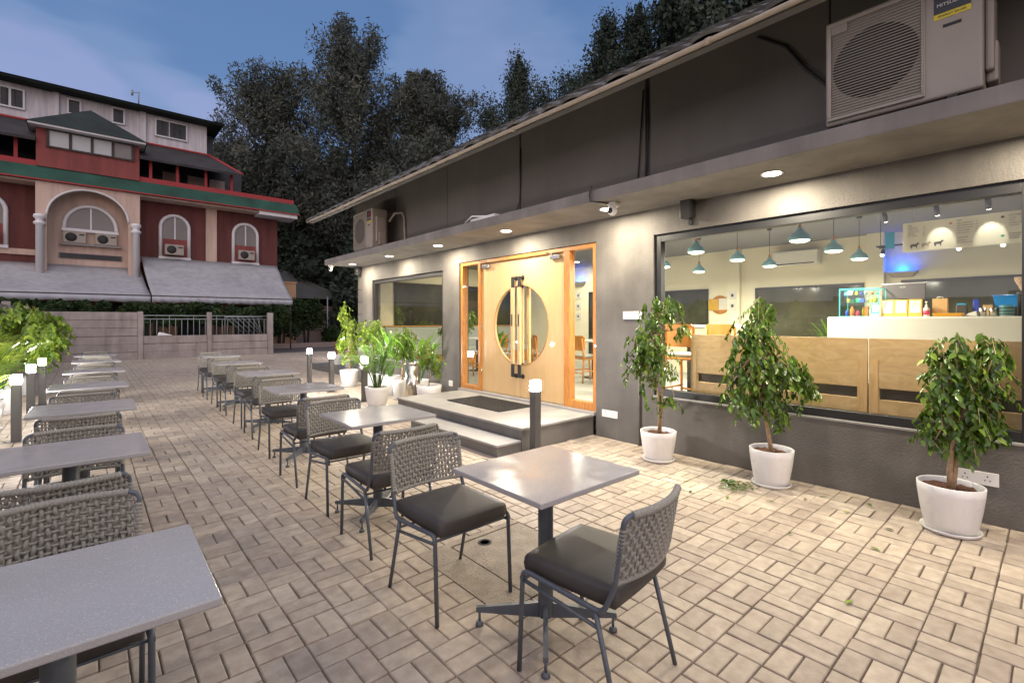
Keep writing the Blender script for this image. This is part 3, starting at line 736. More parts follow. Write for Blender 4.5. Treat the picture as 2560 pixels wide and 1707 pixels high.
# ------------------------------------------------------------------ woven chairs (front towards -y)
def arc_pts(p0, p1, p2, r, n=6):
    p0, p1, p2 = Vector(p0), Vector(p1), Vector(p2)
    a = p1 + (p0-p1).normalized()*r; b = p1 + (p2-p1).normalized()*r
    return [a.lerp(p1, t).lerp(p1.lerp(b, t), t) for t in [i/n for i in range(n+1)]]
def smooth_path(pts, r, n=6):
    o = [Vector(pts[0])]
    for i in range(1, len(pts)-1): o += arc_pts(pts[i-1], pts[i], pts[i+1], r, n)
    o.append(Vector(pts[-1])); return o
def make_chair():
    t = thing('rope_chair', '', 'chair', group='rope backed cafe chairs at the terrace tables')
    R = .0105; HW = .230
    ZB0, ZB1 = .515, .765
    def back(u, v):     # u -1..1, v 0..1
        z = ZB0 + (ZB1-ZB0)*v; y = .205 + .045*v + .048*(1-u*u)
        return Vector((u*(HW-.008+.004*v), y, z))
    # side tube: front leg, seat rail, back upright, rounded to the curved top bar
    b = MB()
    top = [back(u, 1.0) for u in np.linspace(-1, 1, 19)]
    cl = .05
    def side(s):
        return [Vector((s*HW, -.235, 0)), Vector((s*HW, -.215, .425)), Vector((s*(HW+.002), .165, .395)), Vector((s*(HW-.006), .207, .50)), back(s, 1.0)]
    left = smooth_path(side(-1) + [top[3]], .035)[:-1]
    right = smooth_path(side(1) + [top[-4]], .035)[:-1]
    path = left + top[3:-3] + right[::-1]
    b.tube(path, R, 10)
    b.build('tube_frame', 'frame', t)
    for s in (-1, 1):
        b = MB(); b.tube([(s*(HW-.001), .13, .398), (s*(HW+.004), .235, 0)], [R, R*.9], 10); b.build('leg', 'frame', t)
        b = MB(); b.tube([(s*HW, -.217, .385), (s*(HW+.001), .148, .335)], .008, 8); b.lathe([(.009, 0), (.009, .003)], 12, (s*HW + (0 if s > 0 else -.003) + s*.008, -.214, .395), axis='x'); b.build('side_rail', 'frame', t)
    for yy, z in ((-.205, .392), (.12, .362)): b = MB(); b.tube([(-HW, yy, z), (HW, yy, z)], .0065, 8); b.build('cross_rail', 'frame', t)
    # cushion with rounded crowned top
    b = MB(); nx, ny = 12, 12; x0, x1, y0, y1 = -.208, .208, -.225, .205
    def cz(u, v): return .478 + .010*(1-u**4)*(1-v**4)
    vs = []; fs = []
    for j in range(ny+1):
        for i in range(nx+1):
            u = -1+2*i/nx; v = -1+2*j/ny
            k = 1 - .03*(u*u*v*v)
            vs.append(((x0+x1)/2+(x1-x0)/2*u*k, (y0+y1)/2+(y1-y0)/2*v*k, cz(u, v)))
    nb = len(vs)
    for j in range(ny):
        for i in range(nx): fs.append((j*(nx+1)+i, j*(nx+1)+i+1, (j+1)*(nx+1)+i+1, (j+1)*(nx+1)+i))
    ring = [i for i in range(nx+1)] + [(j+1)*(nx+1)+nx for j in range(ny)] + [ny*(nx+1)+i for i in range(nx-1, -1, -1)] + [j*(nx+1) for j in range(ny-1, 0, -1)]
    rings = [ring]
    for dz, gz in ((-.012, .008), (-.035, .012), (-.060, .008), (-.072, -.004)):
        rr = []
        for i in ring:
            x, y, z = vs[i]; cx, cy = 0, -.01; l_ = math.hypot(x-cx, y-cy)
            rr.append(len(vs)); vs.append((x+(x-cx)/l_*gz, y+(y-cy)/l_*gz, .478+dz))
        rings.append(rr)
    for a, c in zip(rings, rings[1:]):
        n_ = len(a)
        for i in range(n_): fs.append((a[i], a[(i+1) % n_], c[(i+1) % n_], c[i]))
    fs.append(tuple(rings[-1]))
    b.add(vs, fs, 0, True); b.build('seat_cushion', 'cushion', t)
    # woven back
    b = MB(); nv, nh = 23, 9; am = .0052
    def off(u, v, s): # weave offset along y
        p = back(u, v); p.y += s; return p
    for i in range(nv):
        u = -.955 + 1.91*i/(nv-1); pts = []
        K = (nh+1)*4
        for k in range(K+1):
            v = .02 + .96*k/K; ph = k/4 + (i % 2)
            uu = u + .010*math.sin(math.pi*k/4 + i)*(1 if i % 2 else -1)
            pts.append(off(uu, v, am*math.cos(math.pi*ph)))
        pts = [off(u, .98, .012)] + pts if False else pts
        b.tube(pts, [(.0080 if k % 4 in (0,) else .0072) if 0 < k < K else .0070 for k in range(K+1)], 6, cap=False)
    for j in range(nh):
        v = .02 + .96*(j+1)/(nh+1); pts = []
        K = (nv-1)*3
        for k in range(K+1):
            u = -.99 + 1.98*k/K
            pts.append(off(u, v, -am*math.cos(math.pi*(k/3 + j + 1))*.9))
        b.tube(pts, .0056, 5, cap=False)
    # rope wound round the top, sides and bottom edge
    def wound(fn, n_, r0=.0128):
        pts = []; rs = []
        for k in range(n_*4+1):
            pts.append(fn(k/(n_*4))); rs.append(r0 + .0030*abs(math.sin(math.pi*k/4)))
        b.tube(pts, rs, 8)
    wound(lambda q: off(-.86+1.72*q, 1.0, 0), 30)
    wound(lambda q: off(-.97+1.94*q, 0.0, 0), 36, .0085)
    for s in (-1, 1): wound(lambda q: off(s*.995, .03+.80*q, 0), 14, .0105)
    b.build('woven_back', 'rope', t)
    return t
ch = make_chair()
first = True
CH = []
ordn = ['nearest', 'second', 'third', 'fourth', 'fifth', 'farthest']
# (x, y, rot, label)
CH.append((1.467, 2.18, 0, 'rope backed chair beyond the nearest right table, its whole dark cushion in view'))
CH.append((1.600, 1.278, 187, 'nearest rope backed chair, at the camera side of the nearest right table'))
RC = [(1.52, 2.99, 180, 'rope chair right behind the closest full chair, facing the second right table'), (1.56, 3.82, 0, 'rope chair beyond the second right table, its back towards the third table'),
      (1.585, 4.61, 181, 'rope chair on the camera side of the third right table'), (1.66, 5.72, -1, 'rope chair beyond the third right table'),
      (1.735, 6.73, 179, 'rope chair on the camera side of the fourth right table'), (1.77, 7.50, 0, 'rope chair beyond the fourth right table'),
      (1.81, 8.66, 180, 'rope chair on the camera side of the fifth right table'), (1.84, 9.55, 0, 'rope chair beyond the fifth right table'),
      (1.86, 10.55, 180, 'rope chair on the camera side of the farthest right table'), (1.93, 11.6, 0, 'rope chair beyond the farthest right table')]
LC = [(-.075, 2.20, 0, 'rope chair tucked under the very near left table'), (-.09, 3.03, 180, 'rope chair on the camera side of the second left table'),
      (-.06, 3.80, 0, 'rope chair beyond the second left table'), (-.05, 4.88, 180, 'rope chair on the camera side of the third left table'),
      (-.04, 5.68, 0, 'rope chair beyond the third left table'), (.0, 6.55, 180, 'rope chair on the camera side of the fourth left table'),
      (.01, 7.45, 0, 'rope chair beyond the fourth left table'), (.05, 8.50, 180, 'rope chair on the camera side of the fifth left table'),
      (.06, 9.45, 0, 'rope chair beyond the fifth left table'), (.09, 10.6, 180, 'rope chair on the camera side of the sixth left table'),
      (.10, 11.58, 0, 'rope chair beyond the sixth left table'), (.10, 12.6, 180, 'rope chair on the camera side of the farthest left table'), (.10, 13.55, 0, 'rope chair beyond the farthest left table')]
CH += RC + LC
for i, (x, y, r, lb) in enumerate(CH):
    o = ch if i == 0 else copy_tree(ch)
    o.location = (x, y, 0); o.rotation_euler = (0, 0, rad(r)); o['label'] = lb

# ------------------------------------------------------------------ plants
def pot_parts(t, r, h, soilz=.04, saucer=True, n=40):
    b = MB(); b.lathe([(r*.66, .012), (r*.755, h*.06), (r*.81, h*.2), (r*.90, h*.5), (r*.975, h*.82), (r, h), (r*.965, h+.004), (r*.93, h-.004), (r*.90, h-.03), (r*.86, h*.7), (.0, h*.7)], n); b.build('pot', 'pot', t)
    b = MB(); n_ = 28
    vs = [(0, 0, h-soilz+.012)]; fs = []
    for q in (1, 2, 3):
        for j in range(n_): 
            a = 2*math.pi*j/n_; vs.append((r*.9*q/3*math.cos(a), r*.9*q/3*math.sin(a), h-soilz + random.uniform(-.008, .012)))
    for j in range(n_): fs.append((0, 1+j, 1+(j+1) % n_))
    for q in range(2):
        for j in range(n_): fs.append((1+q*n_+j, 1+(q+1)*n_+j, 1+(q+1)*n_+(j+1) % n_, 1+q*n_+(j+1) % n_))
    b.add(vs, fs, 0, True); b.build('soil', 'soil', t)
    if saucer: b = MB(); b.lathe([(r*.68, .0), (r*.84, .003), (r*.90, .022), (r*.885, .028), (r*.85, .012), (0, .011)], n); b.build('saucer', 'pot', t)
def set_tint(me, T): 
    a = me.attributes.new('tint', 'FLOAT', 'POINT'); a.data.foreach_set('value', np.array(T, dtype=np.float32))
def leaf_mesh(name, items, m, parent, shape='oval'):
    """items: (base, dir, normal, length, width, tint)"""
    V = []; F = []; T = []
    for p, d, nrm, ln, wd, tn in items:
        d = Vector(d).normalized(); nrm = Vector(nrm); nrm = (nrm - d*nrm.dot(d)); 
        if nrm.length < 1e-4: nrm = d.orthogonal()
        nrm.normalize(); s_ = d.cross(nrm); p = Vector(p); o = len(V)
        if shape == 'oval':
            prof = ((.0, 0, 0), (.28, .42, -.02), (.62, .40, -.07), (1.0, 0, -.2))
            mid = [p + d*ln*a + nrm*ln*c for a, w_, c in prof]
            V += [mid[0], mid[1]-nrm*wd*.10, mid[2]-nrm*wd*.10, mid[3]]
            V += [mid[1]+s_*wd*.5*1.0+nrm*wd*.08, mid[2]+s_*wd*.44+nrm*wd*.08, mid[1]-s_*wd*.5+nrm*wd*.08, mid[2]-s_*wd*.44+nrm*wd*.08]
            F += [(o, o+1, o+4), (o+1, o+2, o+5, o+4), (o+2, o+3, o+5), (o, o+6, o+1), (o+1, o+6, o+7, o+2), (o+2, o+7, o+3)]
            T += [tn]*8
        elif shape == 'strip':
            for k, (a, w_, c) in enumerate(((0, .3, 0), (.35, 1, .0), (.7, .8, -.10), (1, .05, -.32))):
                q = p + d*ln*a + nrm*ln*c; V += [q + s_*wd*.5*w_, q - s_*wd*.5*w_]
            for k in range(3): F.append((o+2*k, o+2*k+1, o+2*k+3, o+2*k+2))
            T += [tn]*8
        elif shape == 'big':
            prof = ((.0, .08, 0), (.15, .55, .02), (.4, 1, .02), (.7, .85, -.05), (.9, .4, -.14), (1, .02, -.22))
            for (a, w_, c) in prof:
                q = p + d*ln*a + nrm*ln*c; V += [q + s_*wd*.5*w_ + nrm*wd*.12*w_, q, q - s_*wd*.5*w_ + nrm*wd*.12*w_]
            for k in range(5):
                for e in (0, 1): F.append((o+3*k+e, o+3*k+e+1, o+3*k+e+4, o+3*k+e+3))
            T += [tn]*18
    me = bpy.data.meshes.new(name); me.from_pydata([tuple(v) for v in V], [], F); me.materials.append(M[m]); set_tint(me, T)
    me.polygons.foreach_set('use_smooth', [True]*len(F)); me.update()
    o = bpy.data.objects.new(name, me); COL.objects.link(o); o.parent = parent
    return o
def rnd_dir(): 
    v = Vector(np.random.normal(size=3)); return v.normalized()
def ficus(name, label, loc, potr, poth, blobs, nleaf, trunk, lsize=.07, m='ficus', tintfn=None, group=None, droop=1.0, saucer=True, stemr=.016):
    """blobs: (cx,cy,cz,rx,ry,rz,weight) relative to the pot centre"""
    t = thing('potted_tree', label, 'potted plant', loc, group=group)
    pot_parts(t, potr, poth, saucer=saucer)
    b = MB()
    for path in trunk:
        k = len(path); b.tube(path, [stemr*(1-.55*i/(k-1)) for i in range(k)], 9)
    ends = [Vector(p[-1]) for p in trunk]
    bl = []
    wts = np.array([q[6] for q in blobs], float); wts /= wts.sum()
    items = []; twigs = []
    ntw = max(20, int(nleaf*1.2) // 9)
    for _ in range(ntw):
        q = blobs[np.random.choice(len(blobs), p=wts)]
        d = rnd_dir(); rr = random.random()**.45
        c = Vector((q[0]+d.x*q[3]*rr, q[1]+d.y*q[4]*rr, q[2]+d.z*q[5]*rr))
        outw = Vector((c.x-q[0]+.0001, c.y-q[1], 0)); 
        ol = outw.length; outw = outw.normalized() if ol > .02 else Vector((random.uniform(-1, 1), random.uniform(-1, 1), 0)).normalized()
        tdir = (outw*random.uniform(.15, .6) + Vector((0, 0, -random.uniform(.5, 1.0)*droop)) + rnd_dir()*.25).normalized()
        tl = random.uniform(.10, .20)*lsize/.07
        start = c - tdir*tl*.4
        if random.random() < .5: twigs.append((start, start + tdir*tl*.6, c + tdir*tl*.5))
        nl = 9
        base_t = random.random()
        for k in range(nl):
            a = k/(nl-1); p = start + tdir*tl*a + rnd_dir()*.006
            sgn = 1 if k % 2 else -1
            sd = tdir.cross(Vector((0, 0, 1))); sd = sd.normalized() if sd.length > .1 else Vector((1, 0, 0))
            ld = (tdir*.55 + sd*sgn*.65 + Vector((0, 0, -.45*droop)) + rnd_dir()*.38).normalized()
            nr = (outw*.75 + Vector((0, 0, .75)) + rnd_dir()*.55)
            s_ = lsize*random.uniform(.55, 1.05)
            tt = min(1, max(0, .12 + .35*base_t + random.gauss(.05, .16) + (.25 if k == nl-1 else 0)))
            if tintfn: tt = tintfn(p, tt)
            items.append((p, ld, nr, s_, s_*.52, tt))
    for s0, s1, s2 in twigs: b.tube([s0, s1, s2], .0022, 4, cap=False)
    # branches from trunk top to blobs
    for q in blobs:
        e_ = min(ends, key=lambda v: (v - Vector(q[:3])).length)
        for _ in range(4):
            d = rnd_dir(); tgt = Vector((q[0]+d.x*q[3]*.6, q[1]+d.y*q[4]*.6, q[2]+d.z*q[5]*.6))
            mid = e_.lerp(tgt, .5) + rnd_dir()*.03; b.tube([e_, mid, tgt], [stemr*.4, stemr*.28, .002], 6, cap=False)
    b.build('trunk', 'bark', t)
    leaf_mesh('foliage', items, m, t, 'oval')
    return t
FG = 'weeping figs in white pots along the big window'
# F/R basis: camera right = (.751,-.66) -> offsets in world x,y
def cr_(r, z, f=0): return (.751*r + .66*f, -.66*r + .751*f, z)
def blob(r, z, rr, rz, wt, f=0, rf=None):
    c = cr_(r, z, f); return (c[0], c[1], c[2], rr, rf or rr, rz, wt)
ficus('p1', 'slim weeping fig in a white pot before the left end of the big window', (4.47, 2.77, 0), .182, .305,
      [blob(-.02, 1.50, .17, .18, 1.1), blob(.10, 1.60, .15, .10, .6), blob(-.12, 1.22, .22, .25, 1.8), blob(-.17, .98, .20, .24, 1.3), blob(.02, 1.05, .18, .26, 1.1), blob(.10, .62, .16, .09, .25), blob(-.16, .66, .14, .10, .2), blob(.24, 1.38, .06, .16, .2)], 1500,
      [[cr_(0, .26), cr_(.01, .5), cr_(-.01, .75), cr_(.02, 1.0), cr_(0, 1.35)], [cr_(.02, .27), cr_(.04, .6), cr_(.05, 1.0), cr_(.02, 1.5)]], .062, group=FG, stemr=.012)
ficus('p2', 'umbrella shaped weeping fig with bare pale trunk before the middle of the big window', (4.55, 1.69, 0), .178, .32,
      [blob(-.10, 1.50, .12, .13, .6), blob(-.14, 1.33, .21, .18, 1.3), blob(-.14, 1.10, .26, .22, 1.9), blob(.04, .98, .22, .22, 1.4), blob(-.27, .88, .16, .18, .8), blob(.20, .96, .14, .14, .6), blob(.30, .86, .11, .10, .4), blob(-.10, .70, .20, .13, .8), blob(.06, .64, .10, .16, .3), blob(-.38, .78, .08, .12, .2)], 2100,
      [[cr_(.0, .27), cr_(-.02, .42), cr_(-.05, .58), cr_(-.06, .8), cr_(-.10, 1.2)]], .068, group=FG, stemr=.019)
ficus('p3', 'bushy weeping fig in the nearest wide white pot at the right edge of the photo', (4.48, .50, 0), .183, .325,
      [blob(.02, 1.22, .13, .13, .8), blob(.26, 1.24, .13, .11, .7), blob(-.03, 1.03, .14, .17, 1.2), blob(.12, .98, .18, .20, 1.6), blob(.28, 1.02, .14, .17, .9), blob(-.07, .80, .12, .13, .7), blob(.08, .74, .16, .15, 1.1), blob(.22, .74, .11, .13, .6), blob(-.14, .66, .08, .05, .2), blob(.11, .60, .12, .07, .4)], 1750,
      [[cr_(.0, .27), cr_(-.005, .42), cr_(.02, .60), cr_(0, .9)], [cr_(.01, .27), cr_(.03, .40), cr_(.045, .55), cr_(.09, .9)]], .066, group=FG, stemr=.020)
LG = 'potted plants clustered left of the entrance plinth'
ficus('p4', 'tallest light green weeping fig in a white pot at the far corner of the cafe', (4.35, 10.45, 0), .20, .36,
      [blob(-.10, 1.62, .16, .22, 1), blob(.0, 1.30, .22, .25, 1.3), blob(-.05, .98, .26, .25, 1.5), blob(.02, .66, .24, .16, .8)], 1100, [[cr_(0, .3), cr_(.02, .6), cr_(-.02, 1.0), cr_(-.04, 1.4)]], .075, 'lime', group=LG)
ficus('p5', 'round light green fig in a white pot partly hidden behind the areca palm', (4.33, 9.25, 0), .20, .36,
      [blob(0, 1.30, .30, .18, 1.2), blob(-.12, 1.05, .25, .2, 1), blob(.15, 1.05, .25, .2, 1)], 900, [[cr_(0, .3), cr_(.02, .7), cr_(0, 1.1)]], .075, 'lime', group=LG)
ficus('p6', 'fig with reddish stems in a white pot left of the steel bin', (4.38, 8.08, 0), .19, .37,
      [blob(.05, 1.16, .22, .18, 1.2), blob(-.02, .95, .24, .2, 1.2), blob(.12, .85, .18, .16, .8)], 900, [[cr_(-.02, .3), cr_(.02, .5), cr_(-.01, .62), cr_(.02, .9)], [cr_(.03, .3), cr_(-.01, .48), cr_(.03, .65), cr_(.05, .9)]], .065, 'lime', group=LG, tintfn=lambda p, t: t*.45)
ficus('p7', 'small young fig in a low white pot between the steel bin and the plinth', (4.28, 6.98, 0), .21, .38,
      [blob(-.06, .98, .16, .14, 1), blob(.06, .82, .20, .14, 1.1), blob(-.10, .78, .14, .14, .6), blob(.12, .62, .10, .10, .3)], 620, [[cr_(0, .3), cr_(.0, .6), cr_(-.02, .85)]], .062, 'lime', group=LG, stemr=.01, tintfn=lambda p, t: t*.7)

def palm(label, loc, potr, poth, n, ln, m='palm', group=None, leafln=.20, spread=1.0, up=.75):
    t = thing('potted_palm', label, 'potted plant', loc, group=group); pot_parts(t, potr, poth)
    b = MB(); items = []
    for i in range(n):
        a = 2*math.pi*i/n*2.4 + random.uniform(-.3, .3); L_ = ln*random.uniform(.6, 1.05); tilt = random.uniform(.12, .75)*spread
        d = Vector((math.cos(a), math.sin(a), 0)); p = Vector((math.cos(a)*.04, math.sin(a)*.04, poth-.05)); pts = [p.copy()]
        for k in range(12):
            q = k/11; ang = tilt*(.35 + 1.5*q*q); p = p + (d*math.sin(ang) + Vector((0, 0, 1))*math.cos(ang))*L_/12; pts.append(p.copy())
        b.tube(pts, [.0075*(1-.75*k/12) for k in range(13)], 5, cap=False)
        tn = random.uniform(.1, .8)
        for k in range(5, 13):
            for r2 in (0, .5):
                if k == 12 and r2: continue
                pp_ = pts[k] if r2 == 0 else pts[k].lerp(pts[k+1] if k < 12 else pts[k], .5)
                tg = (pts[k] - pts[k-1]).normalized(); sd = tg.cross(Vector((0, 0, 1))); sd = sd.normalized() if sd.length > .05 else Vector((-d.y, d.x, 0))
                for s in (-1, 1):
                    ll = leafln*(1 - .45*abs((k-7)/6))*random.uniform(.8, 1.1)
                    items.append((pp_, (tg*.75 + sd*s*.8 + Vector((0, 0, .05))).normalized(), Vector((0, 0, 1)) + sd*s*.3, ll, .0125, min(1, max(0, tn + random.gauss(0, .12)))))
    b.build('stems', 'palm', t); set_tint(t.children[-1].data, [.6]*len(t.children[-1].data.vertices)) if t.children and False else None
    leaf_mesh('fronds', items, m, t, 'strip')
    return t
palm('areca palm with fine arching fronds in a white pot beside the plinth', (3.66, 7.62, 0), .20, .34, 24, .92, group=LG, leafln=.20, spread=1.4)
def broad(label, loc, potr, poth, n, ln, m='broad', group=None, wd=.13, name='potted_plant', spread=.6, stem=.4):
    t = thing(name, label, 'potted plant', loc, group=group); pot_parts(t, potr, poth)
    b = MB(); items = []
    for i in range(n):
        a = i*2.4 + random.uniform(-.3, .3); d = Vector((math.cos(a), math.sin(a), 0)); tl = random.uniform(.15, 1)*spread
        z0 = poth-.05; st = stem*random.uniform(.6, 1.1); e_ = d*st*math.sin(tl)*.7 + Vector((0, 0, z0 + st*math.cos(tl*.6)))
        b.tube([d*.02 + Vector((0, 0, z0)), (d*.02 + Vector((0, 0, z0))).lerp(e_, .5) + Vector((0, 0, .02)), e_], [.008, .006, .004], 6, cap=False)
        items.append((e_, (d*math.sin(tl) + Vector((0, 0, math.cos(tl)))).normalized(), (-d + Vector((0, 0, .5))), ln*random.uniform(.7, 1.1), wd*random.uniform(.8, 1.1), random.uniform(.1, 1)))
    b.build('stems', m, t); leaf_mesh('leaves', items, m, t, 'big'); return t
broad('plant with large upright paddle leaves in a white pot against the left window', (4.48, 8.75, 0), .20, .37, 15, .42, group=LG, stem=.62, spread=.75)
broad('second paddle leaved plant standing behind the steel bin', (4.55, 7.75, 0), .18, .37, 11, .34, group=LG, stem=.62, spread=.75)
broad('red leaved cordyline in a white trough at the far ledge left of the cafe', (5.55, 14.2, .16), .26, .30, 11, .34, 'red_leaf', LG, .055, spread=.7, stem=.15)
# left bed
LB = 'lit potted plants along the left edge'
def tl_(p, t): return min(1, t + .35)
ficus('l1', 'large bushy light green plant spreading beyond the farthest left bollard light', (-1.05, 13.3, 0), .24, .36,
      [blob(0, 1.45, .50, .32, 1.3, rf=.5), blob(.45, 1.30, .42, .36, 1.2), blob(.30, .95, .50, .35, 1.3), blob(-.2, 1.0, .45, .35, 1), blob(.62, 1.0, .28, .3, .6)], 2400, [[cr_(0, .3), cr_(.02, .7), cr_(.1, 1.2)]], .12, 'lime', group=LB)
palm('arching palm fronds over the middle left bollard light', (-1.06, 10.9, 0), .24, .40, 16, 1.0, 'lime', LB, .30, 1.45)
palm('bright feathery palm at the left edge above the nearest bollard light', (-1.08, 9.3, 0), .24, .40, 16, .90, 'lime', LB, .28, 1.5)
broad('bright variegated leafy plant in a white pot at the left edge of the photo', (-.98, 8.05, 0), .22, .42, 34, .20, 'lime', LB, .055, spread=1.2, stem=.38)
broad('low leafy plant in a white pot further left outside the frame', (-1.02, 6.6, 0), .22, .42, 26, .20, 'lime', LB, .06, spread=1.2, stem=.4)

# steel bin
t = thing('litter_bin', 'tall cylindrical brushed steel bin standing between the potted figs', 'bin', (4.20, 7.38, 0))
b = MB(); b.lathe([(.125, .0), (.125, .70)], 40); b.build('body', 'steel', t)
b = MB(); b.lathe([(.129, .70), (.129, .722), (.10, .735), (.085, .70), (.08, .60), (0, .6)], 40); b.build('lid', 'steel', t)
b = MB(); b.lathe([(.130, .0), (.130, .02)], 40); b.build('base_ring', 'black', t)

# cut leaves on the floor
t = thing('fallen_sprig', 'cut leafy sprig lying on the pavers by the umbrella shaped fig', 'leaves', (4.30, 1.98, .006))
items = []; b = MB()
for s in range(5):
    a0 = rad(200 + s*20) ; p = Vector((0, 0, .01)); d = Vector((math.cos(a0), math.sin(a0), 0)); b.tube([p, p + d*.12 + Vector((0, 0, .02)), p + d*.26], .002, 4, cap=False)
    for k in range(9):
        q = p + d*(.03*k) + Vector((0, 0, .012)); a1 = a0 + (1 if k % 2 else -1)*random.uniform(.5, 1.1)
        items.append((q, (math.cos(a1), math.sin(a1), random.uniform(-.05, .25)), (random.uniform(-.4, .4), random.uniform(-.4, .4), 1), .06, .028, random.uniform(0, .5)))
b.build('stem', 'bark', t); leaf_mesh('foliage', items, 'ficus', t)
fl = [(4.34, 1.36, 'fallen leaf touching the saucer of the umbrella shaped fig'), (4.10, 1.50, 'fallen leaf a step in front of the umbrella shaped fig pot'), (3.95, 1.80, 'fallen leaf beside the cut leafy sprig'),
      (4.05, 2.25, 'fallen leaf between the slim fig pot and the cut sprig'), (3.80, 2.05, 'fallen leaf on the table side of the cut sprig'), (4.55, 1.25, 'fallen leaf close to the wall right of the umbrella shaped fig'),
      (4.62, 1.0, 'fallen leaf by the wall midway between the two nearer fig pots'), (4.28, 1.08, 'fallen leaf on open paving midway between the two nearer fig pots'), (4.15, .75, 'fallen leaf in front of the nearest wide pot'),
      (3.6, 1.2, 'fallen leaf alone on the paving between nearest chair and middle fig'), (3.75, .80, 'fallen leaf alone on the paving below the nearest wide pot'), (2.9, .72, 'larger fallen leaf on the open paving right of the nearest chair')]
for i, (x, y, lb) in enumerate(fl):
    me_o = leaf_mesh('fallen_leaf', [((0, 0, .008), (math.cos(i*1.7), math.sin(i*1.7), .1), (.1*(i % 3-1), .1, 1), .045+.015*(i % 3), .022, .3*(i % 4))], 'ficus', None)
    me_o.location = (x, y, .002); tag(me_o, lb, 'leaf', 'fallen leaves scattered near the white pots')

# ------------------------------------------------------------------ cafe interior
def pendant():
    t = thing('pendant_lamp', '', 'pendant lamp', group='teal pendant lamps hanging inside the cafe')
    b = MB(); b.lathe([(.102, 0), (.101, .018), (.094, .042), (.078, .064), (.052, .084), (.036, .098), (.030, .112), (.028, .135), (.0, .137)], 32); b.build('shade', 'teal', t, recalc=False)
    b = MB(); b.lathe([(.094, .006), (.088, -.006), (.06, -.017), (0, -.021)], 28); b.build('bulb', 'bulb', t)
    b = MB(); b.lathe([(.018, .136), (.015, .17), (.008, .185), (0, .186)], 14); b.build('cap', 'chairwood', t)
    b = MB(); b.tube([(0, 0, .18), (0, 0, .558)], .0035, 6); b.lathe([(.035, .555), (.035, .578)], 16); b.build('cord', 'black', t)
    l = area('pendant_light', (0, 0, -.026), .12, 1, (1, .96, .82), t); return t
pd = pendant(); PN = []
rows = [(5.66, 'front'), (6.82, 'middle'), (7.95, 'rear')]; cols = [(1.82, 'right'), (2.98, 'centre'), (4.13, 'left')]
k = 0
for x, rn in rows:
    for y, cn in cols:
        o = pd if k == 0 else copy_tree(pd); k += 1
        o.location = (x, y, 2.30); o['label'] = f'teal pendant lamp, {rn} row from the glass, {cn} one of its row'
for l in bpy.data.lights:
    if l.name.startswith('pendant_light'): l.energy = 54
# recessed ceiling lights of the room
def room_light():
    t = thing('ceiling_light', '', 'ceiling light', group='round recessed lights in the cafe ceiling')
    b = MB(); b.lathe([(.0, -.004), (.10, -.004), (.105, -.001)], 24); b.build('lens', 'lens', t, recalc=False)
    area('room_lamp', (0, 0, -.008), .2, 1, (1, .95, .78), t); return t
rl = room_light()
for i, (x, y, lb) in enumerate([(7.2, 9.2, 'left end of the room'), (7.2, 6.4, 'middle of the room behind the double door'), (6.2, -1.6, 'right end of the room'), (8.9, 7.8, 'rear left corner of the room')]):
    o = rl if i == 0 else copy_tree(rl); o.location = (x, y, 2.879); o['label'] = 'round recessed ceiling light above the ' + lb
for l in bpy.data.lights:
    if l.name.startswith('room_lamp'): l.energy = 42

# plywood backed benches against the glass
def bench(y0, y1, label):
    t = thing('plywood_bench', label, 'bench', (5.20, y0, .33), group='plywood backed benches behind the big window')
    Lb = y1-y0; z0, z1 = .0, .965
    b = MB(); sl0, sl1 = .43, .53
    mid = Lb-.57 ; e_ = .075
    for ya, yb in ((0, e_), (mid-.04, mid+.04), (Lb-e_, Lb)): b.box(0, ya, z0, .03, yb, z1)
    for ya, yb in ((e_, mid-.04), (mid+.04, Lb-e_)): b.box(0, ya, sl1, .03, yb, z1); b.box(0, ya, z0, .03, yb, sl0)
    b.build('backrest', 'ply', t)
    b = MB(); b.box(-.006, .002, .0, -.001, .07, .78); b.box(-.006, Lb-.07, .0, -.001, Lb-.002, .78); b.box(-.006, mid-.038, .0, -.001, mid+.038, .79); b.build('upright', 'pale_wood', t)
    b = MB(); b.box(.045, .03, .33, .60, Lb-.03, .54); b.build('seat_pad', 'cushion', t, .03, 3)
    b = MB(); b.box(.06, .04, .0, .56, Lb-.04, .325); b.build('seat_base', 'monitor', t)
bench(1.13, 2.80, 'plywood bench back behind the glass, left one beside the wooden stools')
bench(-.62, 1.12, 'plywood bench back behind the glass, right one below the white counter')
# counter
t = thing('service_counter', 'long smooth white counter with a rounded edge behind the big window', 'counter', (7.0, 1.94, .33))
b = MB(); b.box(0, -4.2, .08, .75, 0, 1.168); b.build('body', 'counter', t, .02, 3)
b = MB(); b.box(.03, -4.18, 0, .72, -.03, .078); b.build('plinth', 'black', t)
CZ = 1.4985
# items on the counter
t = thing('display_case', 'small glass pastry case with teal edges on the left end of the counter', 'display case', (7.10, 1.43, CZ))
cw, cd, chh = .40, .35, .345
b = MB()
for y in (0, cw):
    for x in (0, cd): b.box(x-.004, y-.004, 0, x+.004, y+.004, chh)
for z in (.004, chh): 
    for y in (0, cw): b.box(.004, y-.004, z-.004, cd-.004, y+.004, z+.004)
    for x in (0, cd): b.box(x-.004, .004, z-.004, x+.004, cw-.004, z+.004)
b.build('edge_frame', 'greenglass', t)
b = MB(); b.box(-.002, .005, .006, .0, cw-.005, chh-.006); b.box(.006, cw-.001, .006, cd-.006, cw+.001, chh-.006); b.build('pane', 'caseglass', t)
b = MB(); b.box(.01, .01, .17, cd-.01, cw-.01, .176); b.box(.01, .01, .265, cd-.01, cw-.01, .270); b.build('shelf', 'caseglass', t)
CP = ['yellow', 'fancy', 'pinkpack', 'deepblue', 'paperw', 'orange', 'cyan', 'greenink']
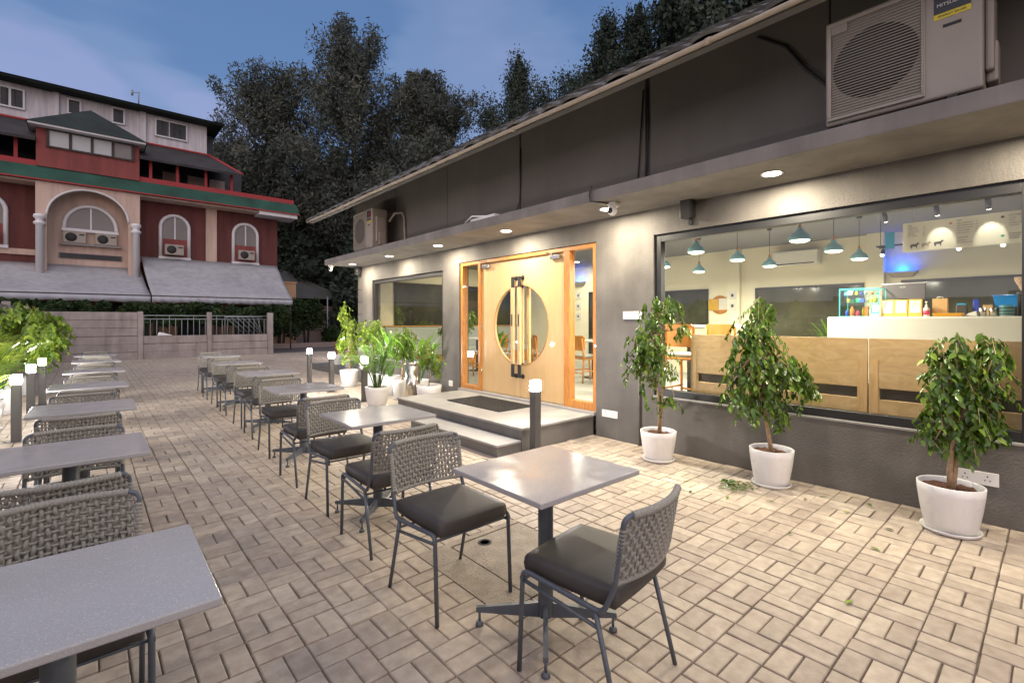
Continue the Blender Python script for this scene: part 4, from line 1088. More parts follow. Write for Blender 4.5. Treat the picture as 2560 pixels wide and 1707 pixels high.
pk = [(.02, .03, .004, .08, .16, 'fancy', 'yellow juice bottle group'), (.03, .12, .0, .06, .10, 'yellow', ''), ]
cnt = 0
for zz, hh in ((.006, .13), (.178, .07), (.272, .05)):
    y = .02; nth = 0
    while y < cw-.06:
        wv = random.uniform(.03, .055); h_ = hh*random.uniform(.5, 1); cm = random.choice(CP)
        q = MB(); x = random.uniform(.03, .10)
        if random.random() < .5: q.lathe([(wv*.42, 0), (wv*.46, h_*.7), (wv*.2, h_*.85), (wv*.2, h_)], 14, (0, 0, 0))
        else: q.hexa([(-wv/2, -wv/2, 0), (wv/2, -wv/2, 0), (wv/2, wv/2, 0), (-wv/2, wv/2, 0)], [(-wv/2+.01, -wv/2, h_), (wv/2+.01, -wv/2, h_*.9), (wv/2+.01, wv/2, h_*.9), (-wv/2+.01, wv/2, h_)])
        o = q.build('packed_snack', cm, None, .003); o.location = (7.10+x+.02, 1.43+y+wv/2, CZ+zz)
        nth += 1; tag(o, ['', 'rightmost', 'second', 'third', 'fourth', 'fifth', 'sixth', 'seventh', 'eighth', 'ninth', 'tenth', 'eleventh', 'twelfth'][nth] + ' from the right on the ' + {.006: 'floor', .178: 'middle shelf', .272: 'top shelf'}[zz] + ' of the pastry case, ' + {'yellow': 'yellow', 'fancy': 'amber', 'pinkpack': 'pink', 'deepblue': 'dark blue', 'paperw': 'white', 'orange': 'orange', 'cyan': 'cyan', 'greenink': 'green'}[cm], 'packet', 'packets and bottles in the pastry case'); y += wv+.006
t = thing('screen_monitor', 'back of a dark flat monitor standing on the counter', 'monitor', (7.45, 1.05, CZ))
b = MB(); b.box(0, 0, .20, .03, .42, .41); b.build('screen_back', 'monitor', t, .006)
b = MB(); b.box(-.003, .0, .40, -.0005, .42, .412); b.build('top_edge', 'steel', t)
b = MB(); b.box(.0, .17, .02, .02, .25, .22); b.box(-.06, .12, 0, .10, .30, .012); b.build('stand', 'black', t)
text_part('acer', .034, (-.0035, .21, .355), FACE_STREET, 'paperw', t, align='CENTER')
for i, y in enumerate((1.035, 1.165, 1.29)):
    t = thing('notice_frame', ['right', 'centre', 'left'][i] + ' one of three yellow framed notices standing on the counter', 'picture frame', (7.12, y, CZ), group='yellow framed notices on the counter')
    b = MB(); b.hexa([(0, 0, 0), (.02, 0, 0), (.02, .124, 0), (0, .124, 0)], [(.03, 0, .20), (.045, 0, .20), (.045, .124, .20), (.03, .124, .20)]); b.build('frame', 'frameyel', t, .002)
    b = MB(); b.add([(.004, .014, .045), (.004, .110, .045), (.0255, .110, .185), (.0255, .014, .185)], [(0, 1, 2, 3)])
    b.build('paper', 'paperw', t, recalc=False)
    b = MB()
    for k in range(7):
        z = .165 - .010*k; w2 = random.uniform(.02, .034); xx = .004 + (z-.045)/.14*.0215 - .001; b.add([(xx, .062-w2, z), (xx, .062+w2, z), (xx+.0006, .062+w2, z+.003), (xx+.0006, .062-w2, z+.003)], [(0, 1, 2, 3)])
    b.build('print', 'gutter', t, recalc=False)
t = thing('payment_stand', 'blue and white payment card stand between pastry case and framed notices', 'sign stand', (7.08, 1.425, CZ))
b = MB(); b.hexa([(0, 0, .03), (.01, 0, .03), (.01, .068, .03), (0, .068, .03)], [(.02, 0, .16), (.03, 0, .16), (.03, .068, .16), (.02, .068, .16)]); b.build('card', 'cyan', t)
b = MB(); b.add([(.004, .008, .06), (.004, .060, .06), (.015, .060, .145), (.015, .008, .145)], [(0, 1, 2, 3)]); b.build('label_panel', 'paperw', t, recalc=False)
b = MB(); b.box(-.01, -.004, 0, .05, .072, .03); b.build('base', 'white', t, .003)
t = thing('sanitiser_bottle', 'pump bottle of hand sanitiser with a red label on the counter', 'pump bottle', (7.15, 1.00, CZ))
b = MB(); b.lathe([(.028, 0), (.030, .01), (.030, .085), (.024, .10), (.012, .108), (.012, .118)], 20); b.build('bottle', 'paperw', t)
b = MB(); b.lathe([(.0305, .02), (.0305, .07)], 20); b.build('bottle_label', 'pinkpack', t)
b = MB(); b.lathe([(.013, .118), (.013, .13), (.004, .132), (.004, .16), (.012, .162), (.012, .172), (0, .173)], 14); b.tube([(0, 0, .167), (-.04, 0, .165), (-.045, 0, .155)], .004, 6); b.build('pump', 'white', t)
t = thing('paper_bag', 'brown paper carrier bag with twisted handles standing on the counter', 'paper bag', (7.22, .83, CZ))
b = MB(); b.hexa([(0, 0, 0), (.09, 0, 0), (.09, .13, 0), (0, .13, 0)], [(.01, 0, .205), (.08, 0, .205), (.08, .13, .205), (.01, .13, .205)]); b.build('bag', 'paperbag', t, .003)
for x in (.012, .078):
    b = MB(); b.tube([(x, .035, .20), (x-.01, .045, .222), (x-.01, .085, .222), (x, .095, .20)], .003, 6); b.build('handle', 'paperw', t)
b = MB(); b.hexa([(0, 0, 0), (.18, 0, 0), (.18, .22, 0), (0, .22, 0)], [(-.015, -.015, .036), (.195, -.015, .036), (.195, .235, .036), (-.015, .235, .036)])
tag(b.build('serving_tray', 'tray', loc=(7.03, .70, CZ), bevel=.004), 'shallow orange tray on the counter in front of the paper bag', 'tray')
b = MB(); b.hexa([(0, 0, 0), (.14, 0, 0), (.14, .11, 0), (0, .11, 0)], [(.02, .01, .06), (.10, .0, .045), (.12, .10, .012), (.01, .08, .03)])
tag(b.build('folded_cloth', 'paperw', loc=(7.08, .575, CZ), bevel=.006), 'crumpled white paper between orange tray and steel tins', 'paper')
for i, y in enumerate((.54, .462)):
    t = thing('steel_tin', ['left', 'right'][i] + ' one of two small steel tins on the counter', 'tin', (7.12, y, CZ), group='steel tins on the counter')
    b = MB(); b.lathe([(.030, 0), (.031, .088), (.028, .09), (.027, .01), (0, .01)], 24); b.build('cup', 'steel', t)
for i in range(11):
    q = MB(); q.lathe([(.034, 0), (.058, .006), (.060, .0085), (.032, .004), (0, .004)], 24)
    tag(q.build('side_plate', 'plate' if i % 3 else 'pot', loc=(7.12, .36, CZ + .0105*i)), ['bottom', 'second from bottom', 'third from bottom', 'fourth from bottom', 'fifth from bottom', 'middle', 'sixth from top', 'fifth from top', 'third from top', 'second from top', 'topmost'][i].replace('sixth', 'fifth').replace('fifth from top', 'fifth from top' if i == 6 else 'fourth from top') + (' teal' if i % 3 else ' white') + ' plate in the stack on the counter', 'plate', 'stack of plates on the counter')
t = thing('storage_tub', 'bright blue plastic tub behind the stacked plates', 'tub', (7.50, .30, CZ))
b = MB(); b.hexa([(0, 0, .10), (.16, 0, .10), (.16, .17, .10), (0, .17, .10)], [(-.02, -.015, .225), (.18, -.015, .225), (.18, .185, .225), (-.02, .185, .225)]); b.build('tub', 'bluetub', t, .006)
b = MB(); b.box(-.03, -.025, .225, .19, .195, .235); b.build('rim', 'bluetub', t, .004)
b = MB(); b.box(.0, 0, 0, .16, .17, .099); b.build('crate_below', 'darkpane', t, .004)
t = thing('coffee_grinder', 'coffee grinder with a bean hopper at the right end of the counter', 'coffee grinder', (7.18, .245, CZ))
b = MB(); b.lathe([(.045, 0), (.045, .22), (.05, .225), (.05, .25)], 24); b.build('body', 'black', t)
b = MB(); b.lathe([(.02, .25), (.022, .27), (.065, .37), (.065, .40), (0, .402)], 24); b.build('hopper', 'bark', t)
for (y, x, h_, w2, m_, lb) in ((.70, 7.55, .14, .10, 'monitor', 'dark small appliance behind the paper bag'), (.60, 7.6, .20, .06, 'deepblue', 'blue upright bottle crate behind the crumpled paper'), (.48, 7.45, .13, .09, 'paperbag', 'brown cup holder behind the steel tins')):
    t = thing('counter_item', lb, 'appliance', (x, y, CZ)); t.name = 'counter_appliance'
    b = MB(); b.hexa([(0, 0, 0), (w2, 0, 0), (w2, w2, 0), (0, w2, 0)], [(.01, .005, h_), (w2-.01, .005, h_*.85), (w2-.01, w2-.005, h_*.85), (.01, w2-.005, h_)]); b.build('housing', m_, t, .008)
    b = MB(); b.box(.012, .012, h_*.86, w2-.02, w2-.012, h_+.012); b.build('lid', 'cyan' if m_ == 'monitor' else 'black', t, .004)

# hanging menu board
t = thing('menu_board', 'long cream menu board with printed drink lists hung above the counter', 'menu board', (7.0, 1.186, 2.235))
b = MB(); b.box(0, -2.6, 0, .035, 0, .325); b.build('panel', 'board', t, .002)
b = MB()
for y in (-.1, -1.3, -2.5): b.tube([(.018, y, .325), (.018, y, .645)], .003, 6)
b.build('suspension_wire', 'steel', t)
tx = lambda s, y, z, sz: text_part(s, sz*1.2, (-.0012, y, z), FACE_STREET, 'ink', t)
tx('HOT', -.045, .285, .015)
for i, (s, p) in enumerate((('AMERICANO', '150'), ('CAPPUCCINO', '170'), ('PICCOLO/FLAT', '170'), ('ESPRESSO', '140'), ('FLAT WHITE', '180'))):
    tx(s, -.045, .262-.024*i, .012); tx(p, -.175, .262-.024*i, .011)
tx('ICED', -.455, .285, .015)
for i, (s, p) in enumerate((('ICED AMERICANO', '170'), ('ICED CAPPUCCINO', '190'), ('ICED FLAT WHITE', '190'), ('COLD COFFEE', '200'), ('ICED MOCHA', '210'))):
    tx(s, -.455, .255-.026*i, .013); tx(p, -.60, .258-.026*i, .011)
tx('SIGNATURE', -.455, .10, .014); tx('AFFOGATO', -.455, .072, .012); tx('HOT CHOCOLATE', -.455, .048, .012)
tx('COLD BREW', -.845, .278, .015)
for i, s in enumerate(('CLASSIC', 'TONIC', 'ORANGE COLD BREW', 'COCONUT')): tx(s, -.845, .252-.025*i, .012)
for i, s in enumerate(('MANUAL BREW', 'POUR OVER', 'AEROPRESS')): tx(s, -.845, .095-.023*i, .012)
for (y, z, m_) in ((-.395, .262, 'orange'), (-.79, .268, 'ink'), (-.79, .075, 'greenink')):
    b = MB(); b.box(-.0016, y-.024, z-.004, -.0003, y, z+.018); b.build('logo_block', m_, t)
def bull(y, z, s, m_):
    pts = [(0,.02),(.01,.0),(.016,.0),(.018,.022),(.05,.022),(.052,0),(.058,0),(.062,.03),(.07,.045),(.082,.05),(.08,.058),(.07,.06),(.066,.072),(.062,.06),(.055,.052),(.01,.048),(.0,.04)]
    b = MB(); b.prism([(-.0014, y - a*s, z + c*s) for a, c in pts], (.0012, 0, 0)); b.build('bull_drawing', m_, t)
bull(-.065, .03, 1, 'ink'); bull(-.165, .032, 1, 'gutter'); bull(-.27, .035, 1, 'ink')
# track lights
def track(x, y0, y1, z, spots, label, tilt, pw=6):
    t = thing('track_light', label, 'track light', (x, 0, z))
    b = MB(); b.box(-.016, y0, 0, .016, y1, .022); b.build('rail', 'black', t)
    for y in spots:
        b = MB(); b.box(-.014, y-.05, -.02, .014, y+.05, -.001); b.tube([(0, y, -.02), (0, y, -.05)], .006, 6)
        d = Vector((math.sin(tilt), 0, -math.cos(tilt))); p0 = Vector((0, y, -.055)); b.tube([p0 - d*.015, p0 + d*.09], .024, 16); sp = b.build('spotlight', 'black', t)
        q = MB(); q.tube([p0 + d*.088, p0 + d*.094], .0215, 16); q.build('lens', 'lens', sp)
        l = bpy.data.lights.new('spot_lamp', 'SPOT'); l.energy = pw; l.spot_size = rad(44); l.spot_blend = .25; l.shadow_soft_size = .02; l.color = (1, .95, .85)
        o = bpy.data.objects.new('spot_lamp', l); COL.objects.link(o); o.parent = t; o.location = p0 + d*.10; o.rotation_euler = d.to_track_quat('-Z', 'Y').to_euler()
    b = MB()
    for y in (y0+.05, y1-.05): b.tube([(0, y, .02), (0, y, 2.879-z)], .004, 6)
    b.build('hanger', 'black', t)
track(6.72, -1.6, 1.36, 2.70, (1.30, .86, .47, -.4), 'black ceiling track with spotlights aimed at the menu board', .75)
track(8.5, .2, 1.74, 2.50, (1.66, .86, .46), 'second black track with spotlights behind the menu board', -.75, 30)
b = MB(); b.box(0, 0, 0, .004, .10, .22); tag(b.build('hanging_sign', 'cyan', loc=(8.1, 1.46, 2.42)), 'small cyan hanging tag left of the menu board', 'sign')
# insect lamp with blue glow on the rear column
t = thing('insect_lamp', 'wall uplight glowing bright blue beside the column', 'wall lamp', (9.795, 1.66, 2.20))
b = MB(); b.hexa([(-.10, -.13, -.05), (0, -.13, -.05), (0, .13, -.05), (-.10, .13, -.05)], [(-.16, -.20, .03), (0, -.20, .03), (0, .19, .03), (-.16, .19, .03)]); b.build('shade', 'acbody', t, .004)
b = MB(); b.box(-.15, -.18, .031, -.01, .17, .036); b.build('tube', 'blue', t)
l = area('blue_lamp', (-.08, 0, .04), .14, 3.2, (.004, .10, 1), t, (math.pi, 0, 0))
t = thing('insect_lamp', 'second blue uplight seen through the right sidelight of the door', 'wall lamp', (9.795, 8.40, 2.44))
b = MB(); b.hexa([(-.10, -.13, -.05), (0, -.13, -.05), (0, .13, -.05), (-.10, .13, -.05)], [(-.16, -.20, .03), (0, -.20, .03), (0, .19, .03), (-.16, .19, .03)]); b.build('shade', 'acbody', t, .004)
b = MB(); b.box(-.15, -.18, .031, -.01, .17, .036); b.build('tube', 'blue', t)
area('blue_lamp', (-.08, 0, .04), .14, 3.2, (.004, .10, 1), t, (math.pi, 0, 0))
t = thing('indoor_ac', 'white split air conditioner on the rear wall', 'air conditioner', (9.80, 2.80, 2.46))
b = MB(); b.box(-.20, 0, 0, -.001, .76, .27); b.build('casing', 'white', t, .03, 3)
b = MB(); b.box(-.202, .06, .015, -.199, .70, .035); b.build('air_slot', 'acdark', t)
dome((9.70, 1.99, 2.46), 0, 'white dome camera on the rear column beside the blue lamp')
t = thing('round_sign', 'round timber disc with a pale notice pinned over it on the rear wall', 'wall sign', (9.795, 4.63, 1.78))
b = MB(); b.lathe([(0, -.02), (.19, -.02), (.19, 0)], 40, axis='x'); b.build('disc', 'chairwood', t)
b = MB(); b.box(-.024, -.16, -.10, -.021, .02, .13); b.build('notice', 'paperw', t); b = MB(); b.box(-.026, .03, -.11, -.021, .24, .12); b.build('photo', 'frameyel', t)
PF = [(9.80, 4.33, 1.96, 'upper small framed picture on the rear wall pier'), (9.80, 4.33, 1.75, 'lower small framed picture on the rear wall pier'), (9.80, 8.46, 2.12, 'top one of three small frames seen through the door sidelight'), (9.80, 8.46, 1.84, 'middle one of three small frames seen through the door sidelight'), (9.80, 8.46, 1.57, 'bottom one of three small frames seen through the door sidelight')]
for x, y, z, lb in PF:
    xx = 9.70 if y < 5 else 9.80
    t = thing('small_picture', lb, 'picture', (xx-.002, y, z), group='small cream framed pictures on the rear wall')
    b = MB(); b.box(-.02, -.07, -.085, 0, .07, .085); b.build('frame', 'paperw', t, .003)
    b = MB(); b.box(-.0215, -.025, -.03, -.0202, .025, .03); b.build('print', 'ink', t)

# stools and chairs indoors
def stool(loc, rz, label, seat=.70, grp='orange wooden bar stools behind the glass', name='bar_stool', cat='bar stool'):
    t = thing(name, label, cat, loc, rz, grp); S_ = seat; H = S_ + .40
    b = MB(); vs = []; n = 10
    pts_o = []; 
    for i in range(n+1):
        u = -1+2*i/n; pts_o.append((u*.20, .19+.035*(1-u*u)))
    for (z0, z1) in ((S_+.13, H),):
        for i in range(n):
            (xa, ya), (xb, yb) = pts_o[i], pts_o[i+1]
            ca = .03 if i == 0 else 0; cb_ = .03 if i == n-1 else 0
            b.hexa([(xa, ya, z0+ca), (xb, yb, z0+cb_), (xb, yb+.012, z0+cb_), (xa, ya+.012, z0+ca)], [(xa, ya, z1-ca), (xb, yb, z1-cb_), (xb, yb+.012, z1-cb_), (xa, ya+.012, z1-ca)])
    b.build('backrest', 'chairwood', t)
    for s in (-1, 1):
        b = MB(); b.tube([(s*.19, .235, 0), (s*.18, .20, S_), (s*.17, .235, H-.05)], [.015, .02, .014], 8); b.build('leg', 'chairwood', t)
        b = MB(); b.tube([(s*.185, -.20, 0), (s*.17, -.16, S_)], [.014, .019], 8); b.build('leg', 'chairwood', t)
    b = MB(); b.box(-.20, -.19, S_-.03, .20, .19, S_); b.build('seat', 'chairwood', t, .012)
    b = MB(); b.box(-.185, -.175, S_+.001, .185, .175, S_+.045); b.build('seat_pad', 'padgrey', t, .02, 3)
    b = MB(); z = S_*.38
    b.tube([(-.185, -.19, z), (.185, -.19, z)], .012, 6); b.tube([(-.185, .22, z), (.185, .22, z)], .012, 6)
    for s in (-1, 1): b.tube([(s*.185, -.19, z+.04), (s*.185, .22, z+.04)], .012, 6)
    b.build('stretcher', 'chairwood', t)
    return t
stool((5.52, 3.02, .33), rad(90), 'orange wooden bar stool just inside the left end of the big window', seat=.68)
stool((6.05, 2.75, .33), rad(85), 'second orange wooden bar stool, its back showing above the plywood bench', seat=.68)
stool((5.60, 3.98, .33), rad(200), 'orange wooden stool seen through the right sidelight of the door', seat=.68)
cg = 'orange wooden chairs inside the cafe'
for (x, y, r, lb) in ((6.0, 8.15, 20, 'orange wooden chair right inside the left window'), (6.6, 6.55, 60, 'left orange wooden chair seen through the round door glass'), (6.9, 5.75, 75, 'right orange wooden chair seen through the round door glass'), (8.9, 3.55, 90, 'left of two small chair backs by the rear window'), (8.9, 3.15, 90, 'right of two small chair backs by the rear window'), (6.1, 7.3, -30, 'wooden chair seen through the left sidelight')):
    stool((x, y, .33), rad(r), lb, .45, cg, 'wooden_chair', 'chair')
def table_in(x, y, label, h=.74, w_=.6, d_=.6):
    t = thing('indoor_table', label, 'table', (x, y, .33), group='white tables inside the cafe')
    b = MB(); b.box(-w_/2, -d_/2, h-.03, w_/2, d_/2, h); b.build('tabletop', 'white', t, .006)
    b = MB(); b.lathe([(.03, .02), (.03, h-.03)], 16); b.lathe([(.2, 0), (.2, .012), (.03, .02)], 24); b.build('pedestal', 'black', t)
table_in(6.6, 8.7, 'white table inside the left window beside the grey banquette'); table_in(7.5, 6.1, 'white table seen through the round door glass')
table_in(8.6, 2.9, 'white table by the rear window'); table_in(6.45, 3.5, 'tall white table behind the bar stools', 1.06, .5, 1.7)
t = thing('banquette', 'pale grey upholstered banquette along the end wall', 'bench', (5.2, 10.2, .33))
b = MB(); b.box(0, .40, .42, 4.4, .56, .97); b.build('backrest', 'padgrey', t, .03, 3); b = MB(); b.box(0, -.1, .28, 4.4, .39, .45); b.build('seat', 'padgrey', t, .03, 3)
b = MB(); b.box(0, .40, .975, 4.4, .58, 1.0); b.box(0, -.05, 0, 4.4, .38, .279); b.build('timber_trim', 'chairwood', t)
ficus('in1', 'leafy indoor plant in a white pot seen through the left window', (6.9, 9.75, .78), .13, .22, [blob(0, .55, .34, .2, 1), blob(.2, .70, .25, .2, 1), blob(-.35, .45, .25, .12, .7)], 700, [[(0, 0, .2), (.02, 0, .4), (0, 0, .6)]], .075, 'lime', group='indoor plants')
palm('indoor palm by the rear window beside the counter', (8.9, 2.35, .33), .15, .35, 16, .85, 'palm', 'indoor plants', .2)
broad('indoor paddle leaved plant in a white pot seen through the left sidelight', (5.55, 6.75, .33), .13, .42, 12, .34, 'palm', 'indoor plants', .10, stem=.35, spread=.8)
palm('indoor palm in a white pot seen through the right sidelight', (6.9, 5.15, .33), .16, .40, 18, .75, 'palm', 'indoor plants', .2)
ficus('in2', 'tall thin indoor fig in a white pot beside the stool in the right sidelight', (6.2, 4.55, .33), .12, .38, [blob(0, .75, .14, .2, 1), blob(0, 1.02, .12, .15, .7)], 350, [[(0, 0, .3), (.02, 0, .6), (0, 0, .9)]], .07, 'lime', group='indoor plants')

# ------------------------------------------------------------------ boundary fences
t = thing('precast_fence', 'precast concrete slab fence across the far end of the terrace', 'fence', (0, 22.9, 0))
for x in (-1.62, 1.37, 3.6, 5.86):
    b = MB(); b.box(x, -.08, -.05, x+.16 + (.06 if x > 5 else 0), .10, 1.80); b.build('post', 'concrete', t, .012)
def slabs(x0, x1, n):
    for k in range(n):
        z = -.02 + k*.30 + random.uniform(-.004, .004)
        b = MB(); b.box(x0+.005, -.03 + random.uniform(-.006, .006), z+.005, x1-.005, .03, z+.293); b.build('slab', 'concrete', t, .008)
slabs(-1.46, 1.37, 6); slabs(1.53, 3.60, 3); slabs(3.76, 5.86, 3)
t = thing('steel_railing', 'pale steel railing behind the low part of the concrete fence', 'railing', (0, 23.6, 0))
b = MB()
for z in (1.52, 1.66): b.tube([(1.5, 0, z), (6.0, 0, z)], .02, 6)
for i in range(22): x = 1.6 + i*.205; b.tube([(x, 0, .3), (x, 0, 1.52 if i % 4 else 1.66)], .013, 5)
b.build('bars', 'metalgrey', t)
b = MB(); b.tube([(4.35, -.1, .8), (4.35, -.1, 1.62), (5.8, -.1, 1.62)], .022, 6)
for i in range(7): b.tube([(4.4+i*.2, -.1, 1.6), (min(5.8, 5.1+i*.2), -.1, .85)], .010, 5)
b.build('lattice', 'metalgrey', t)
b = MB(); b.hexa([(1.95, -.35, .85), (2.5, -.35, .86), (2.4, -.2, .86), (2.0, -.2, .86)], [(2.0, -.33, 1.0), (2.2, -.33, .96), (2.15, -.25, .95), (2.02, -.25, 1.0)])
tag(b.build('plastic_sack', 'white', loc=(0, 23.18, .02), bevel=.03), 'small white sack lying on top of the low concrete fence', 'sack')
t = thing('side_wall', 'long precast concrete boundary wall behind the plants on the left', 'wall', (-1.6, 0, 0))
for k in range(11):
    y = -2 + k*2.48
    b = MB(); b.box(-.08, y-.08, -.05, .08, y+.08, 1.95); b.build('post', 'concrete', t, .01)
    if k < 10:
        for j in range(6): b = MB(); b.box(-.03, y+.083, -.02+j*.315, .03, y+2.397, .288+j*.315); b.build('slab', 'concrete', t, .008)

# ------------------------------------------------------------------ red building
rb = thing('red_building', 'maroon three storey building with arched windows, green band and dark tiled roofs', 'building', (0, 30, 0))
def rbb(mb, name, mats, parent=None, bevel=0, **k):
    mb.v = [(x, y-30, z) for x, y, z in mb.v]; return mb.build(name, mats, parent or rb, bevel, **k)
def arch_poly(xc, hw, z0, zs, ht, y, n=20):
    return [(xc-hw, y, z0), (xc+hw, y, z0)] + [(xc + hw*math.cos(math.pi*k/n), y, zs + ht*math.sin(math.pi*k/n)) for k in range(n+1)]
b = MB(); b.box(-14, 30.0, -.05, 8.2, 40, 7.55); rbb(b, 'wall', 'redwall')
b = MB()
for x in (-9.6, -4.7, 4.65): b.box(x, 29.88, 3.0, x+.5, 29.997, 7.54)
b.box(-14, 29.93, 4.35, 8.19, 29.995, 4.6)
rbb(b, 'pilaster', 'pink')
# green band: sloping projecting roof edge + red kerb
b = MB(); b.hexa([(-14, 28.9, 7.56), (9.1, 28.9, 7.56), (9.1, 31, 7.56), (-14, 31, 7.56)], [(-14, 29.05, 8.12), (8.95, 29.05, 8.12), (8.9, 31, 8.12), (-14, 31, 8.12)]); rbb(b, 'band', 'green')
b = MB(); b.box(-14, 29.10, 8.125, 8.85, 29.30, 8.36); b.box(-14, 28.86, 7.50, 9.12, 28.92, 7.557); rbb(b, 'kerb', ['brightred'])
b = MB(); b.box(7.0, 28.95, 7.30, 9.0, 30.4, 7.498); rbb(b, 'eave_slab', 'trim')
b = MB(); b.box(-14, 29.05, 7.42, 7.0, 29.99, 7.499); rbb(b, 'eave_lining', 'pink')
# verandah storey
b = MB(); b.box(-14, 31.2, 8.121, 6.6, 40, 10.0); rbb(b, 'verandah_wall', 'darkpane')
b = MB()
for x in (2.9, 4.0, 5.0): b.box(x, 31.12, 8.45, x+.75, 31.19, 9.3)
rbb(b, 'verandah_door', ['pink'])
for x in (-8.2, -6.2, -4.2, -2.35, 2.25, 3.33, 4.55, 5.72):
    b = MB(); b.box(x-.06, 29.25, 8.37, x+.06, 29.37, 9.3); rbb(b, 'red_post', 'brightred')
for xa, xb, xc in ((-14, -1.73, -1.73), (1.81, 6.15, 5.1)):
    b = MB(); b.hexa([(xa, 28.75, 9.12), (xb, 28.75, 9.12), (xc, 32, 10.72), (xa, 32, 10.72)], [(xa, 28.75, 9.24), (xb, 28.75, 9.24), (xc, 32, 10.84), (xa, 32, 10.84)]); rbb(b, 'verandah_roof', 'darktile')
b = MB(); b.tube([(-14, 31.98, 10.86), (5.1, 31.98, 10.86), (5.15, 31.9, 10.82), (6.15, 28.8, 9.26)], .07, 6); rbb(b, 'ridge_tile', 'brightred')
b = MB(); b.hexa([(5.1, 32.0, 8.2), (6.5, 32, 8.2), (6.5, 40, 8.2), (5.1, 40, 8.2)], [(5.1, 32.0, 10.8), (5.5, 32, 9.4), (5.5, 40, 9.4), (5.1, 40, 10.8)]); rbb(b, 'verandah_side', 'darktile')
# white top storey
b = MB(); b.box(-14, 32, 10.0, 5.02, 40, 12.5); b.box(2.0, 31.86, 10.5, 2.25, 31.998, 12.49); b.box(-1.3, 31.86, 10.5, -1.1, 31.998, 12.49); rbb(b, 'top_wall', 'whitewall')
b = MB(); b.hexa([(-14, 31.2, 12.45), (5.7, 31.2, 12.45), (5.7, 40.5, 12.45), (-14, 40.5, 12.45)], [(-14, 31.2, 12.53), (5.7, 31.2, 12.53), (5.7, 40.5, 12.53), (-14, 40.5, 12.53)]); rbb(b, 'top_eave', 'greentile')
b = MB(); b.hexa([(-14, 31.1, 12.54), (5.75, 31.1, 12.54), (5.75, 40.6, 12.54), (-14, 40.6, 12.54)], [(-14, 33.5, 13.25), (3.2, 33.5, 13.25), (3.2, 38, 13.25), (-14, 38, 13.25)]); rbb(b, 'top_roof', 'darktile')
def top_win(x0, x1, z0, z1, mull):
    f = MB(); y = 31.90; t_ = .07
    f.box(x0-t_, y, z0-t_, x1+t_, y+.09, z0); f.box(x0-t_, y, z1, x1+t_, y+.09, z1+t_); f.box(x0-t_, y, z0, x0, y+.09, z1); f.box(x1, y, z0, x1+t_, y+.09, z1)
    for m_ in mull: f.box(m_-.04, y+.02, z0, m_+.04, y+.09, z1)
    o = rbb(f, 'window', 'trim')
    p = MB(); p.box(x0, y+.04, z0, x1, y+.095, z1); p.v = [(a, c-30, d) for a, c, d in p.v]; p.build('pane', 'darkpane', o)
    g = MB(); n = int((x1-x0)/.26)
    for k in range(1, n): xx = x0+(x1-x0)*k/n; g.box(xx-.012, y-.03, z0, xx+.012, y-.01, z1)
    g.v = [(a, c-30, d) for a, c, d in g.v]; g.build('window_grille', 'darkbark', o)
top_win(2.70, 4.02, 11.42, 12.22, (3.25,)); top_win(.92, 1.32, 11.62, 12.3, ()); top_win(-.75, -.36, 11.62, 12.25, ()); top_win(-3.9, -2.33, 11.35, 12.15, (-3.1, -2.75)); top_win(-7.2, -5.6, 11.35, 12.15, (-6.4,))
b = MB(); b.box(5.025, 33, 11.0, 5.5, 33.5, 12.3); rbb(b, 'side_shutter', 'darkpane')
# tower room
b = MB(); b.box(-1.72, 29.0, 8.13, 1.80, 31.1, 9.85); rbb(b, 'tower_wall', 'towerred')
b = MB(); x0, x1 = -1.35, 1.55
b.box(x0-.06, 28.93, 8.98, x1+.06, 28.998, 9.05); b.box(x0-.06, 28.93, 9.72, x1+.06, 28.998, 9.79)
for k in range(5): xx = x0 + (x1-x0)*k/4; b.box(xx-.05, 28.93, 9.05, xx+.05, 28.998, 9.72)
tw = rbb(b, 'window', 'darkbark')
for k in range(4):
    p = MB(); xx = x0 + (x1-x0)*k/4; p.box(xx+.05, 28.97, 9.05, xx+(x1-x0)/4-.05, 28.995, 9.72); p.v = [(a, c-30, d) for a, c, d in p.v]; p.build('pane', 'palepane' if k < 3 else 'greypane', tw)
b = MB(); b.box(-1.95, 28.55, 9.78, 2.02, 31.3, 9.86); rbb(b, 'tower_eave', 'trim')
b = MB(); b.add([(-2.0, 28.5, 9.865), (2.08, 28.5, 9.865), (2.08, 31.8, 9.865), (-2.0, 31.8, 9.865), (.05, 30.1, 11.35)], [(0,3,2,1), (0,1,4), (1,2,4), (2,3,4), (3,0,4)]); rbb(b, 'tower_roof', 'greentile')
# arched bay
def arched_slab(x0, x1, z0, z1, xc, hw, zs, ht, y0, y1, mb, n=24):
    arc = [(xc - hw*math.cos(math.pi*k/n), zs + ht*math.sin(math.pi*k/n)) for k in range(n+1)]
    for y, fl in ((y0, 0), (y1, 1)):
        for k in range(n):
            (xa, za), (xb, zb2) = arc[k], arc[k+1]
            mb.add([(xa, y, za), (xb, y, zb2), (xb, y, z1), (xa, y, z1)], [(0,1,2,3)])
        for a, c in ((x0, xc-hw), (xc+hw, x1)): mb.add([(a, y, z0), (c, y, z0), (c, y, z1), (a, y, z1)], [(0,1,2,3)])
    for k in range(n):
        (xa, za), (xb, zb2) = arc[k], arc[k+1]; mb.add([(xa, y0, za), (xb, y0, zb2), (xb, y1, zb2), (xa, y1, za)], [(0,1,2,3)])
    for xx, za, zb2 in ((x0, z0, z1), (x1, z0, z1), (xc-hw, z0, zs), (xc+hw, z0, zs)): mb.add([(xx, y0, za), (xx, y1, za), (xx, y1, zb2), (xx, y0, zb2)], [(0,1,2,3)])
